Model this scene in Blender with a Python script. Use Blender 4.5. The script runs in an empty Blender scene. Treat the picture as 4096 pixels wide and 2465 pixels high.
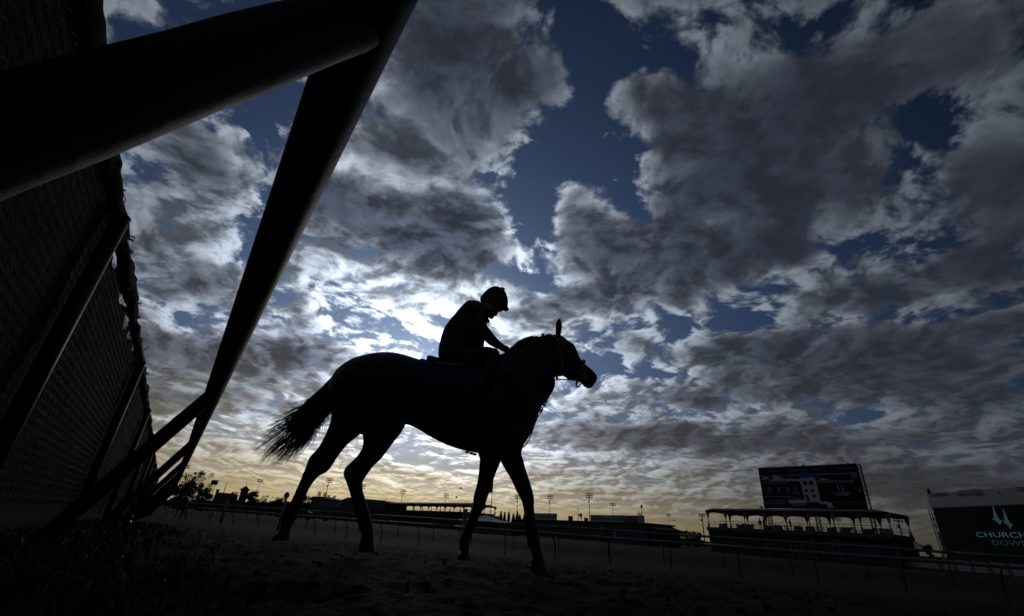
import bpy, bmesh, math, random
import numpy as np
from mathutils import Vector, Matrix, Euler

# ------------------------------------------------------------------ camera
F_PX, CX, CY = 1096.0, 1233.0, 742.0          # photo measured on a 2466 x 1484 px grid, 16 mm lens
PITCH, ROLL = math.radians(26.0), math.radians(4.12)
CAM = np.array([0.0, 0.0, 1.10])
_f = np.array([0, math.cos(PITCH), math.sin(PITCH)])
_u0 = np.array([0, -math.sin(PITCH), math.cos(PITCH)])
_r0 = np.array([1.0, 0, 0])
RGT = _r0 * math.cos(ROLL) + _u0 * math.sin(ROLL)
UPV = _u0 * math.cos(ROLL) - _r0 * math.sin(ROLL)

def ray(x, y):
    return _f + RGT * (x - CX) / F_PX - UPV * (y - CY) / F_PX
def on_z(x, y, z):                  # pixel ray meets the level z
    d = ray(x, y); return CAM + d * (z - CAM[2]) / d[2]
def on_plane(x, y, p0, n):          # pixel ray meets a plane
    d = ray(x, y); p0 = np.array(p0, float); n = np.array(n, float)
    return CAM + d * float(np.dot(p0 - CAM, n) / np.dot(d, n))
def at_dist(x, y, dist):            # pixel ray at a horizontal distance
    d = ray(x, y); return CAM + d * dist / math.hypot(d[0], d[1])
def azel(x, y):
    d = ray(x, y); return math.atan2(d[0], d[1]), math.atan2(d[2], math.hypot(d[0], d[1]))

scene = bpy.context.scene
cam_data = bpy.data.cameras.new('camera')
cam_data.lens = 16.0; cam_data.sensor_width = 36.0
cam_data.clip_start = 0.02; cam_data.clip_end = 6000
cam = bpy.data.objects.new('camera', cam_data)
scene.collection.objects.link(cam)
m = Matrix(((RGT[0], UPV[0], -_f[0], CAM[0]), (RGT[1], UPV[1], -_f[1], CAM[1]),
            (RGT[2], UPV[2], -_f[2], CAM[2]), (0, 0, 0, 1)))
cam.matrix_world = m
scene.camera = cam

# ------------------------------------------------------------------ view and light
scene.view_settings.view_transform = 'Standard'
scene.view_settings.look = 'None'
scene.view_settings.exposure = 0.0
scene.view_settings.gamma = 1.0
scene.view_settings.use_curve_mapping = False
scene.cycles.max_bounces = 5
scene.cycles.diffuse_bounces = 2
scene.cycles.use_adaptive_sampling = True
scene.cycles.adaptive_threshold = 0.02
scene.cycles.adaptive_min_samples = 12

SUN_AZ, SUN_EL = azel(1010, 915)
SUN = np.array([math.sin(SUN_AZ) * math.cos(SUN_EL), math.cos(SUN_AZ) * math.cos(SUN_EL), math.sin(SUN_EL)])
sl = bpy.data.lights.new('sun', 'SUN')
sl.energy = 0.12; sl.angle = math.radians(10); sl.color = (1.0, 0.9, 0.75)
sun = bpy.data.objects.new('sun', sl)
scene.collection.objects.link(sun)
sun.rotation_euler = Vector(-SUN).to_track_quat('-Z', 'Y').to_euler()

# ------------------------------------------------------------------ sky: clear air and a broken cloud deck, all by direction
class NT:
    """tiny expression helper over a node tree"""
    def __init__(self, tree): self.t = tree
    def new(self, kind, **kw):
        n = self.t.nodes.new(kind)
        for k, v in kw.items(): setattr(n, k, v)
        return n
    def put(self, sock, v):
        if isinstance(v, bpy.types.NodeSocket): self.t.links.new(v, sock)
        elif v is not None: sock.default_value = v
    def m(self, op, a, b=None, c=None, clamp=False):
        n = self.new('ShaderNodeMath', operation=op, use_clamp=clamp)
        for s, v in zip(n.inputs, (a, b, c)): self.put(s, v)
        return n.outputs[0]
    def v(self, op, a, b=None, c=None, out=0, scale=None):
        n = self.new('ShaderNodeVectorMath', operation=op)
        for s, v in zip(n.inputs, (a, b, c)): self.put(s, v)
        if scale is not None: self.put(n.inputs['Scale'], scale)
        return n.outputs['Value'] if out == 'v' else n.outputs[0]
    def xyz(self, x, y, z=0.0):
        n = self.new('ShaderNodeCombineXYZ')
        for s, v in zip(n.inputs, (x, y, z)): self.put(s, v)
        return n.outputs[0]
    def sep(self, v):
        n = self.new('ShaderNodeSeparateXYZ'); self.put(n.inputs[0], v); return n.outputs
    def noise(self, vec, scale, detail=6, rough=0.55, lac=2.0, dist=0.0, out=0, dim='3D'):
        n = self.new('ShaderNodeTexNoise', noise_dimensions=dim)
        self.put(n.inputs['Vector'], vec); self.put(n.inputs['Scale'], scale)
        self.put(n.inputs['Detail'], detail); self.put(n.inputs['Roughness'], rough)
        self.put(n.inputs['Lacunarity'], lac); self.put(n.inputs['Distortion'], dist)
        return n.outputs[out]
    def puff(self, vec, scale, detail=3, rough=0.55):
        n = self.new('ShaderNodeTexVoronoi', voronoi_dimensions='2D', feature='F1', normalize=True)
        self.put(n.inputs['Vector'], vec); self.put(n.inputs['Scale'], scale); self.put(n.inputs['Detail'], detail); self.put(n.inputs['Roughness'], rough)
        return self.m('SUBTRACT', 1.0, n.outputs['Distance'])
    def ramp(self, v, a, b, lo=0.0, hi=1.0, smooth=True):
        n = self.new('ShaderNodeMapRange', interpolation_type='SMOOTHSTEP' if smooth else 'LINEAR', clamp=True)
        for k, x in zip(('Value', 'From Min', 'From Max', 'To Min', 'To Max'), (v, a, b, lo, hi)):
            self.put(n.inputs[k], x)
        return n.outputs[0]
    def mix(self, f, a, b):
        n = self.new('ShaderNodeMix', data_type='RGBA', clamp_factor=True)
        self.put(n.inputs[0], f)
        for s, v in ((n.inputs[6], a), (n.inputs[7], b)):
            if isinstance(v, tuple): v = (*v, 1.0) if len(v) == 3 else v
            self.put(s, v)
        return n.outputs[2]
    def col(self, c, k):             # colour tuple or socket times a factor
        n = self.new('ShaderNodeVectorMath', operation='SCALE')
        self.put(n.inputs[0], c); self.put(n.inputs['Scale'], k); return n.outputs[0]

# cloud masses (+) and holes (-): centre and half-size on the photo's grid, turned into azimuth / elevation
CLOUDS = [
    # holes
    (1390, 60, 70, 150, -.6), (1420, 190, 40, 70, -.5), (1330, 330, 80, 80, -.8), (1440, 390, 120, 70, -.8), (1290, 480, 60, 90, -.9),
    (1275, 570, 45, 60, -.8), (1500, 340, 70, 70, -.6), (1520, 470, 40, 50, -.5), (1180, 420, 40, 25, -.3),
    (1700, 20, 260, 70, -.8), (1520, 110, 110, 60, -.6), (1900, 60, 140, 60, -.6), (2150, 30, 200, 50, -.5), (2400, 40, 140, 60, -.3),
    (300, 200, 140, 60, -.55), (430, 130, 160, 60, -.6), (640, 260, 70, 70, -.8), (600, 60, 120, 90, -.6), (820, 10, 100, 50, -.5),
    (500, 285, 50, 40, -.5), (615, 520, 45, 60, -.55), (440, 770, 130, 26, -.6), (520, 600, 70, 30, -.4), (860, 300, 50, 30, -.4), (820, 380, 40, 25, -.3),
    (2230, 420, 60, 60, -.35), (2150, 500, 80, 40, -.5), (2330, 330, 60, 50, -.18), (2440, 260, 40, 50, -.35), (2060, 610, 110, 35, -.6),
    (2220, 610, 100, 30, -.5), (1840, 720, 90, 50, -.7), (1760, 790, 80, 25, -.5), (1620, 780, 70, 35, -.6), (1930, 660, 60, 30, -.5),
    (1650, 880, 80, 25, -.4), (2050, 760, 120, 25, -.3), (1480, 950, 90, 22, -.3), (2280, 740, 90, 22, -.4), (780, 770, 60, 24, -.25), (900, 820, 60, 18, -.22),
    (1560, 900, 60, 25, -.4), (1720, 1010, 160, 16, -.4), (2150, 1000, 160, 16, -.4), (420, 1000, 160, 16, -.3), (700, 1060, 160, 14, -.3),
    (900, 735, 210, 50, -.16), (1010, 800, 110, 50, -.12), (740, 705, 90, 36, -.12), (1000, 1090, 130, 24, -.45), (1130, 1120, 120, 20, -.3), (1360, 900, 90, 40, -.2),
    # masses
    (1130, 90, 230, 130, .75), (1190, 240, 190, 80, .6), (1060, 350, 150, 80, .5), (1330, 200, 50, 70, .4),
    (950, 545, 240, 80, .9), (1120, 500, 100, 70, .5), (1080, 610, 150, 50, .55), (800, 480, 120, 80, .5),
    (430, 450, 130, 120, .18), (350, 610, 110, 70, .18), (520, 420, 90, 60, .16), (480, 690, 120, 50, .6), (640, 650, 60, 50, .4),
    (520, 860, 230, 60, .95), (750, 860, 120, 40, .7), (400, 960, 150, 30, .7), (640, 970, 120, 26, .6), (300, 830, 80, 40, .5), (720, 790, 60, 30, .4),
    (1620, 260, 170, 90, .6), (1850, 300, 280, 130, .9), (1750, 450, 190, 100, .8), (2050, 180, 250, 110, .7), (2000, 450, 160, 80, .7), (1620, 520, 60, 60, .5),
    (2330, 140, 170, 80, .7), (2400, 450, 120, 110, .9), (2380, 600, 140, 50, .7),
    (1380, 510, 60, 60, .6), (1450, 590, 120, 60, .7), (1650, 620, 200, 60, .8), (1500, 700, 180, 40, .6), (1850, 600, 90, 50, .6), (1950, 640, 60, 30, .4),
    (2300, 670, 220, 40, .7), (2100, 700, 120, 30, .4), (1700, 850, 160, 28, .5), (1900, 850, 220, 60, .8), (2250, 850, 250, 70, .8), (1680, 950, 130, 26, .6),
    (1580, 1050, 300, 34, .9), (1900, 1080, 250, 26, .6), (2150, 1160, 260, 40, .7), (1500, 820, 60, 25, .4), (1350, 740, 110, 30, .5), (2000, 950, 200, 30, .6), (2350, 960, 160, 40, .6),
    (820, 1000, 60, 20, .4), (960, 840, 60, 24, .2), (840, 800, 50, 20, .2), (720, 745, 60, 20, .25), (1410, 1000, 60, 20, .3),
]

world = bpy.data.worlds.new('World'); scene.world = world; world.use_nodes = True
world.cycles.sampling_method = 'MANUAL'; world.cycles.sample_map_resolution = 256
wt = world.node_tree; wt.nodes.clear()
W = NT(wt)
tc = W.new('ShaderNodeTexCoord')
N = W.v('NORMALIZE', tc.outputs['Generated'])
nx, ny, nz = W.sep(N)
EL = W.m('ARCSINE', nz)
AZ = W.m('ARCTAN2', nx, ny)
ae = W.xyz(AZ, EL)
cosS = W.v('DOT_PRODUCT', N, tuple(SUN), out='v')
TH = W.m('ARCCOSINE', cosS)                                        # angle from the sun
zc = W.m('ADD', W.m('MAXIMUM', nz, 0.0), 0.22)
q = W.xyz(W.m('DIVIDE', nx, zc), W.m('DIVIDE', ny, zc), 0.0)       # where the ray meets the cloud deck
warp = W.noise(q, 2.8, 2, 0.5, out=1)
qw = W.v('MULTIPLY_ADD', warp, (0.22, 0.22, 0.0), q)
# coverage
ae_w = W.v('MULTIPLY_ADD', W.noise(q, 3.9, 3, 0.6, out=1), (0.10, 0.07, 0.0), W.v('ADD', ae, (-0.05, -0.035, 0)))
cov = None
for (x, y, rx, ry, amp) in CLOUDS:
    a0, e0 = azel(x, y)
    ra = abs(azel(x + rx, y)[0] - azel(x - rx, y)[0]) / 2
    re = abs(azel(x, y + ry)[1] - azel(x, y - ry)[1]) / 2
    s = (1 / ra, 1 / re, 0.0)
    d = W.v('LENGTH', W.v('MULTIPLY_ADD', ae_w, s, (-a0 * s[0], -e0 * s[1], 0.0)), out='v')
    g = W.ramp(d, 1.75, 0.0, 0.0, amp)
    cov = g if cov is None else W.m('ADD', cov, g)
# outside the photo the deck goes on as plain noise
SQ = (SUN[0] / (SUN[2] + .22), SUN[1] / (SUN[2] + .22), 0.0)
to_sun = W.v('NORMALIZE', W.v('SUBTRACT', SQ, q))
fb = W.noise(qw, 3.7, 8, 0.62, dim='2D')
fb2 = W.noise(W.v('ADD', qw, (7.3, 2.1, 0)), 11.0, 6, 0.66, dim='2D')
fbs = W.noise(W.v('MULTIPLY_ADD', to_sun, (0.05, 0.05, 0), qw), 3.7, 6, 0.6, dim='2D')
qp = W.v('MULTIPLY_ADD', W.noise(q, 7.0, 4, 0.6, out=1, dim='2D'), (0.10, 0.10, 0), qw)
pf = W.puff(qp, 6.6, 3, 0.6)
pfs = W.puff(W.v('MULTIPLY_ADD', to_sun, (0.035, 0.035, 0), qp), 6.6, 2, 0.6)
band = W.noise(W.xyz(W.m('MULTIPLY', AZ, 2.2), W.m('MULTIPLY', EL, 26.0), 3.0), 1.6, 4, 0.5)   # long streaks low down
low_n = W.ramp(EL, math.radians(2), math.radians(14))
fine_n = W.ramp(EL, math.radians(4), math.radians(20), 0.15, 1.0)
nse = W.m('MULTIPLY', W.m('ADD', W.m('MULTIPLY', W.m('SUBTRACT', fb2, 0.5), 0.9), W.m('MULTIPLY', W.m('SUBTRACT', pf, 0.74), 1.1)), fine_n)
nse = W.m('ADD', nse, W.m('MULTIPLY', W.m('MULTIPLY', W.m('SUBTRACT', fb, 0.5), 2.1), W.m('MULTIPLY_ADD', low_n, 0.70, 0.30)))
nse = W.m('ADD', nse, W.m('MULTIPLY', W.m('SUBTRACT', band, 0.44), W.m('MULTIPLY_ADD', low_n, -0.9, 0.9)))
dens = W.m('ADD', W.m('ADD', W.m('MULTIPLY', cov, 0.56), nse), 0.10)
dpos = W.m('MAXIMUM', dens, 0.0)
alpha = W.ramp(dens, -0.24, 0.22)
thick = W.m('ADD', W.m('MULTIPLY', dpos, 2.6), W.m('MULTIPLY', W.m('MAXIMUM', cov, 0.0), W.m('MULTIPLY_ADD', fb2, 2.4, W.m('MULTIPLY_ADD', low_n, -1.9, 2.8))))
thin = W.m('EXPONENT', W.m('MULTIPLY', thick, -1.0))
relief = W.ramp(W.m('ADD', W.m('SUBTRACT', fb, fbs), W.m('MULTIPLY', W.m('SUBTRACT', pf, pfs), 0.55)), -0.13, 0.17)   # sides that face the sun
# light: falls off from the sun
glow = W.m('ADD', W.m('MULTIPLY', W.m('EXPONENT', W.m('MULTIPLY', TH, -2.75)), 1.62), W.m('ADD', W.m('MULTIPLY', W.m('EXPONENT', W.m('MULTIPLY', TH, -6.0)), 3.0), 0.014))
azf = W.m('EXPONENT', W.m('MULTIPLY', W.m('POWER', W.m('DIVIDE', W.m('ADD', AZ, 0.24), 0.58), 2.0), -1.0))
low = W.m('MULTIPLY', W.ramp(EL, math.radians(10), math.radians(1)), W.m('MULTIPLY_ADD', azf, 0.85, 0.15))                # warm towards the horizon near the sun
tint = W.mix(low, (0.83, 0.93, 1.05), (1.0, 0.85, 0.54))
core = W.mix(low, (0.70, 0.86, 1.30), (0.80, 0.88, 1.10))
lit = W.col(tint, W.m('MULTIPLY', W.m('MULTIPLY', thin, W.m('MULTIPLY_ADD', relief, 1.25, 0.20)), glow))
dark = W.col(core, W.m('MULTIPLY_ADD', W.m('MULTIPLY', glow, W.m('MULTIPLY_ADD', relief, 0.085, 0.012)), 1.0, 0.024))
cloud = W.v('ADD', lit, dark)
sky = W.new('ShaderNodeTexSky', sky_type='NISHITA')
sky.sun_disc = False; sky.sun_elevation = SUN_EL; sky.sun_rotation = SUN_AZ
sky.air_density = 1.0; sky.dust_density = 0.2; sky.ozone_density = 4.0
clear = W.col(W.v('MULTIPLY', sky.outputs[0], (0.0245, 0.0240, 0.0285)), W.ramp(TH, math.radians(15), math.radians(70), 1.0, 0.26, False))
clear = W.v('ADD', clear, W.col((0.52, 0.72, 1.0), W.m('MULTIPLY', W.m('EXPONENT', W.m('MULTIPLY', TH, -6.0)), 0.6)))   # aureole round the hidden sun
haze_f = W.m('EXPONENT', W.m('MULTIPLY', W.m('MAXIMUM', EL, 0.0), -1 / math.radians(4.8)))
haze_c = W.v('ADD', W.col((0.66, 0.52, 0.26), W.m('MULTIPLY', azf, 0.76)), (0.024, 0.024, 0.025))
fan = W.m('ARCTAN2', W.m('SUBTRACT', AZ, SUN_AZ), W.m('SUBTRACT', EL, SUN_EL + 0.06))
beam = W.m('MULTIPLY', W.ramp(W.noise(W.xyz(W.m('MULTIPLY', fan, 6.0), 0.0, 1.0), 1.4, 3, 0.5), 0.46, 0.68), W.m('MULTIPLY', W.m('EXPONENT', W.m('MULTIPLY', TH, -5.5)), W.ramp(EL, SUN_EL, SUN_EL - 0.10)))   # faint rays under the sun
cloud = W.v('ADD', cloud, W.col((0.26, 0.22, 0.15), beam))
body = W.mix(alpha, clear, cloud)
final = W.mix(W.m('MINIMUM', W.m('MULTIPLY', haze_f, 1.3), 0.97), body, haze_c)
bg = W.new('ShaderNodeBackground')
wt.links.new(W.col(final, 10.0), bg.inputs[0]); bg.inputs[1].default_value = 0.1
wo = W.new('ShaderNodeOutputWorld'); wt.links.new(bg.outputs[0], wo.inputs[0])

# ------------------------------------------------------------------ helpers
col = scene.collection
rng = random.Random(7)
ORG = {}

def mat(name, c1, c2=None, scale=8.0, rough=0.8, bump=0.0, bscale=None, metal=0.0, emit=None, estr=0.0, spec=0.5, detail=5):
    m = bpy.data.materials.new(name); m.use_nodes = True
    t = m.node_tree; T = NT(t); p = t.nodes['Principled BSDF']
    tcn = T.new('ShaderNodeTexCoord')
    v = tcn.outputs['Object']
    n = T.noise(v, scale, detail, 0.6)
    c = T.mix(T.ramp(n, 0.34, 0.66), c1, c2 or tuple(x * 0.7 for x in c1))
    t.links.new(c, p.inputs['Base Color'])
    p.inputs['Roughness'].default_value = rough
    p.inputs['Metallic'].default_value = metal
    p.inputs['Specular IOR Level'].default_value = spec
    if bump:
        b = T.new('ShaderNodeBump'); b.inputs['Strength'].default_value = bump; b.inputs['Distance'].default_value = 0.01
        t.links.new(T.noise(v, bscale or scale * 6, 6, 0.6), b.inputs['Height'])
        t.links.new(b.outputs[0], p.inputs['Normal'])
    if emit:
        p.inputs['Emission Color'].default_value = (*emit, 1); p.inputs['Emission Strength'].default_value = estr
    return m

M = {}
M['coat'] = mat('horse_coat', (0.030, 0.017, 0.010), (0.020, 0.011, 0.007), 5, 0.55, 0.15, 240, spec=0.3)
M['hair'] = mat('horse_hair', (0.012, 0.009, 0.007), None, 30, 0.6, spec=0.3)
M['hoof'] = mat('hoof_horn', (0.03, 0.026, 0.022), None, 30, 0.5)
M['eye'] = mat('eye', (0.01, 0.008, 0.006), None, 30, 0.1)
M['leather'] = mat('leather', (0.035, 0.018, 0.010), None, 40, 0.5, 0.2)
M['strap'] = mat('pale_strap', (0.55, 0.54, 0.52), (0.42, 0.41, 0.40), 40, 0.7)
M['steel'] = mat('steel', (0.55, 0.55, 0.56), None, 20, 0.25, metal=1.0)
M['blue_cloth'] = mat('blue_cloth', (0.012, 0.030, 0.095), (0.009, 0.023, 0.075), 20, 0.9, 0.2, 300)
M['sheepskin'] = mat('sheepskin', (0.22, 0.21, 0.20), None, 60, 0.95, 0.6, 150)
M['skin'] = mat('skin', (0.35, 0.20, 0.14), None, 20, 0.6)
M['vest'] = mat('rider_vest', (0.05, 0.05, 0.06), (0.10, 0.015, 0.015), 3, 0.85, 0.2, 80)
M['denim'] = mat('denim', (0.03, 0.04, 0.07), None, 30, 0.9, 0.2, 300)
M['boot'] = mat('boot_leather', (0.015, 0.012, 0.010), None, 30, 0.4)
M['helmet'] = mat('helmet_cover', (0.03, 0.03, 0.035), None, 30, 0.8)
M['green_paint'] = mat('dark_green_paint', (0.010, 0.022, 0.015), (0.016, 0.020, 0.014), 3.0, 0.6, 0.25, 35, spec=0.25)
M['white_rail'] = mat('white_rail', (0.20, 0.195, 0.185), (0.145, 0.14, 0.13), 3, 0.5, 0.05, spec=0.3)
M['galv'] = mat('galvanised', (0.32, 0.33, 0.34), (0.22, 0.23, 0.24), 6, 0.45, 0.1, metal=0.6)
M['wire'] = mat('fence_wire', (0.004, 0.006, 0.005), None, 20, 0.4, spec=0.12)
M['screen_cloth'] = mat('windscreen_cloth', (0.003, 0.005, 0.004), (0.005, 0.006, 0.005), 12, 0.95, 0.5, 90, spec=0.1)
M['rag'] = mat('ragged_cloth', (0.018, 0.018, 0.016), (0.010, 0.011, 0.010), 12, 0.95, 0.6, 70, spec=0.1)
M['dark_post'] = mat('dark_post_paint', (0.005, 0.006, 0.006), None, 6, 0.5, 0.1, spec=0.2)
M['dark_metal'] = mat('dark_metal', (0.05, 0.05, 0.052), None, 4, 0.6, metal=0.3)
M['concrete'] = mat('concrete', (0.16, 0.155, 0.15), (0.11, 0.11, 0.105), 1.5, 0.9)
M['dark_wall'] = mat('dark_wall', (0.07, 0.072, 0.075), (0.05, 0.05, 0.052), 0.7, 0.85)
M['white_wall'] = mat('white_wall', (0.36, 0.36, 0.35), (0.28, 0.28, 0.27), 0.6, 0.8)
M['brick'] = mat('brick_wall', (0.20, 0.10, 0.08), (0.14, 0.08, 0.06), 2, 0.9)
M['roof'] = mat('roof', (0.06, 0.058, 0.056), None, 1, 0.85)
M['red_trim'] = mat('red_trim', (0.35, 0.06, 0.05), None, 2, 0.7)
M['canopy'] = mat('green_canopy', (0.020, 0.055, 0.035), (0.016, 0.045, 0.03), 1, 0.8)
M['drape'] = mat('white_drape', (0.30, 0.30, 0.30), (0.22, 0.22, 0.22), 2, 0.9)
M['tent'] = mat('white_tent', (0.75, 0.75, 0.76), None, 1, 0.8)
M['glass'] = mat('window_glass', (0.05, 0.06, 0.07), None, 1, 0.08)
M['sign_white'] = mat('sign_board', (0.40, 0.40, 0.40), (0.34, 0.34, 0.34), 0.8, 0.7)
M['sign_text'] = mat('sign_lettering', (0.05, 0.05, 0.07), None, 1, 0.7)
M['red_logo'] = mat('red_logo', (0.45, 0.02, 0.03), None, 1, 0.6)
M['wood'] = mat('wood', (0.16, 0.11, 0.07), None, 6, 0.8)
M['bark'] = mat('bark', (0.06, 0.045, 0.035), None, 6, 0.95, 0.6, 20)
M['leaf'] = mat('leaf', (0.045, 0.07, 0.025), (0.03, 0.05, 0.02), 1.2, 0.8)
M['leaf_dark'] = mat('leaf_dark', (0.022, 0.04, 0.02), (0.016, 0.03, 0.016), 1.2, 0.85)
M['grass'] = mat('grass_blades', (0.020, 0.034, 0.010), (0.014, 0.024, 0.008), 3, 0.6, spec=0.15)
M['cloth_dark'] = mat('dark_clothes', (0.04, 0.04, 0.05), None, 6, 0.9)
M['cloth_pale'] = mat('pale_clothes', (0.35, 0.35, 0.36), None, 6, 0.9)

class MB:
    def __init__(s): s.v = []; s.f = []
    def add(s, vs, fs):
        o = len(s.v); s.v += [tuple(map(float, p)) for p in vs]; s.f += [tuple(i + o for i in f) for f in fs]; return s
    def box(s, c, size, ax=None):
        """c centre, size full lengths, ax three axis vectors"""
        c = np.array(c, float); ax = ax or ((1, 0, 0), (0, 1, 0), (0, 0, 1))
        A = [np.array(a, float) * k / 2 for a, k in zip(ax, size)]
        vs = [c + A[0] * i + A[1] * j + A[2] * k for i in (-1, 1) for j in (-1, 1) for k in (-1, 1)]
        return s.add(vs, [(0, 1, 3, 2), (4, 6, 7, 5), (0, 4, 5, 1), (2, 3, 7, 6), (0, 2, 6, 4), (1, 5, 7, 3)])
    def bar(s, a, b, w, h=None, up=(0, 0, 1)):
        a = np.array(a, float); b = np.array(b, float); d = b - a; L = np.linalg.norm(d); d /= L
        sd = np.cross(d, up); 
        if np.linalg.norm(sd) < 1e-6: sd = np.cross(d, (1, 0, 0))
        sd /= np.linalg.norm(sd); u = np.cross(sd, d)
        return s.box((a + b) / 2, (L, w, h or w), (d, sd, u))
    def tube(s, pts, rad, n=8, cap=True, flat=None):
        pts = [np.array(p, float) for p in pts]; k = len(pts)
        if not hasattr(rad, '__len__'): rad = [rad] * k
        vs = []; prev = None
        for i, p in enumerate(pts):
            d = pts[min(i + 1, k - 1)] - pts[max(i - 1, 0)]; d = d / (np.linalg.norm(d) + 1e-12)
            if prev is None:
                ref = np.array((0, 0, 1.0)) if abs(d[2]) < 0.9 else np.array((1.0, 0, 0))
            else: ref = prev
            a = np.cross(d, ref); a /= np.linalg.norm(a) + 1e-12; b = np.cross(a, d); prev = b
            for j in range(n):
                t = 2 * math.pi * j / n
                vs.append(p + rad[i] * (a * math.cos(t) + b * math.sin(t) * (flat or 1.0)))
        fs = [(i * n + j, i * n + (j + 1) % n, (i + 1) * n + (j + 1) % n, (i + 1) * n + j) for i in range(k - 1) for j in range(n)]
        if cap: fs += [tuple(range(n - 1, -1, -1)), tuple((k - 1) * n + j for j in range(n))]
        return s.add(vs, fs)
    def prism(s, poly, d):
        """polygon of 3-D points pushed along vector d"""
        n = len(poly); d = np.array(d, float); p = [np.array(q, float) for q in poly]
        vs = p + [q + d for q in p]
        return s.add(vs, [tuple(range(n)), tuple(range(2 * n - 1, n - 1, -1))] + [(i, i + n, (i + 1) % n + n, (i + 1) % n) for i in range(n)])
    def ball(s, c, r, n=10, k=7):
        r = np.array(r if hasattr(r, '__len__') else (r, r, r), float); c = np.array(c, float)
        vs = [c + r * (0, 0, 1)]
        for i in range(1, k):
            ph = math.pi * i / k
            for j in range(n):
                t = 2 * math.pi * j / n; vs.append(c + r * (math.sin(ph) * math.cos(t), math.sin(ph) * math.sin(t), math.cos(ph)))
        vs.append(c - r * (0, 0, 1)); e = len(vs) - 1
        fs = [(0, 1 + j, 1 + (j + 1) % n) for j in range(n)]
        fs += [(1 + i * n + j, 1 + (i + 1) * n + j, 1 + (i + 1) * n + (j + 1) % n, 1 + i * n + (j + 1) % n) for i in range(k - 2) for j in range(n)]
        fs += [(e, 1 + (k - 2) * n + (j + 1) % n, 1 + (k - 2) * n + j) for j in range(n)]
        return s.add(vs, fs)
    def rings(s, R, cap=True):
        n = len(R[0]); vs = [p for r in R for p in r]
        fs = [(i * n + j, i * n + (j + 1) % n, (i + 1) * n + (j + 1) % n, (i + 1) * n + j) for i in range(len(R) - 1) for j in range(n)]
        if cap: fs += [tuple(range(n - 1, -1, -1)), tuple((len(R) - 1) * n + j for j in range(n))]
        return s.add(vs, fs)
    def mesh(s, name, org=(0, 0, 0), smooth=False):
        me = bpy.data.meshes.new(name); o = np.array(org)
        me.from_pydata([tuple(np.array(p) - o) for p in s.v], [], s.f); me.update()
        bm = bmesh.new(); bm.from_mesh(me); bmesh.ops.recalc_face_normals(bm, faces=bm.faces); bm.to_mesh(me); bm.free()
        if smooth: me.polygons.foreach_set('use_smooth', [True] * len(me.polygons))
        return me
    def build(s, name, material, parent=None, smooth=False):
        org = ORG.get(parent.name, np.zeros(3)) if parent else np.zeros(3)
        me = s.mesh(name, org, smooth); me.materials.append(M[material] if isinstance(material, str) else material)
        return link(name, me, parent, org)

def link(name, me, parent=None, org=None):
    o = bpy.data.objects.new(name, me); col.objects.link(o)
    if parent: o.parent = parent
    ORG[o.name] = np.array(org if org is not None else (0, 0, 0), float)
    return o
def tag(o, label=None, cat=None, group=None, kind=None):
    if label: o['label'] = label
    if cat: o['category'] = cat
    if group: o['group'] = group
    if kind: o['kind'] = kind
    return o
def thing(name, label, cat, loc, group=None):
    o = bpy.data.objects.new(name, None); col.objects.link(o); o.location = tuple(map(float, loc))
    ORG[o.name] = np.array(loc, float); o.empty_display_size = 0.2
    return tag(o, label, cat, group)
def copy_tree(o, parent=None):
    c = o.copy(); col.objects.link(c); c.parent = parent
    for ch in [x for x in bpy.data.objects if x.parent == o]: copy_tree(ch, c)
    return c
def copy_thing(o, loc, label=None, rz=0.0, sc=1.0):
    c = copy_tree(o); c.location = tuple(map(float, loc)); c.rotation_euler = (0, 0, rz)
    c.scale = (sc, sc, sc) if not hasattr(sc, '__len__') else sc
    if label: c['label'] = label
    return c
def crom(vals, per):
    """Catmull-Rom through rows of vals"""
    v = np.array(vals, float); n = len(v); out = []
    for i in range(n - 1):
        p0, p1, p2, p3 = v[max(i - 1, 0)], v[i], v[i + 1], v[min(i + 2, n - 1)]
        for k in range(per):
            t = k / per
            out.append(0.5 * ((2 * p1) + (-p0 + p2) * t + (2 * p0 - 5 * p1 + 4 * p2 - p3) * t * t + (-p0 + 3 * p1 - 3 * p2 + p3) * t ** 3))
    out.append(v[-1]); return np.array(out)
def text_mesh(name, body, p0, xdir, zdir, height, material, parent, align='LEFT', depth=0.02, width=None, bold=0.0):
    """lettering standing on a board: p0 baseline point, xdir reading direction, zdir up; built-in font"""
    cu = bpy.data.curves.new(name, 'FONT'); cu.body = body; cu.size = 1.0; cu.align_x = align; cu.extrude = 0.01; cu.offset = bold
    cu.resolution_u = 3
    tmp = bpy.data.objects.new(name + '_tmp', cu); col.objects.link(tmp)
    dg = bpy.context.evaluated_depsgraph_get(); me = bpy.data.meshes.new_from_object(tmp.evaluated_get(dg))
    bpy.data.objects.remove(tmp); bpy.data.curves.remove(cu)
    co = np.zeros(len(me.vertices) * 3); me.vertices.foreach_get('co', co); co = co.reshape(-1, 3)
    x = np.array(xdir, float); z = np.array(zdir, float); nrm = np.cross(x, z)
    k = height / 0.70; kx = k
    if width: kx = width / (co[:, 0].max() - co[:, 0].min())
    w = np.array(p0, float) + np.outer(co[:, 0] * kx, x) + np.outer(co[:, 1] * k, z) + np.outer(co[:, 2] * depth / 0.01, nrm)
    org = ORG.get(parent.name, np.zeros(3)) if parent else np.zeros(3)
    me.vertices.foreach_set('co', (w - org).ravel()); me.update(); me.materials.clear(); me.materials.append(M[material])
    return link(name, me, parent, org)
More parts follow.
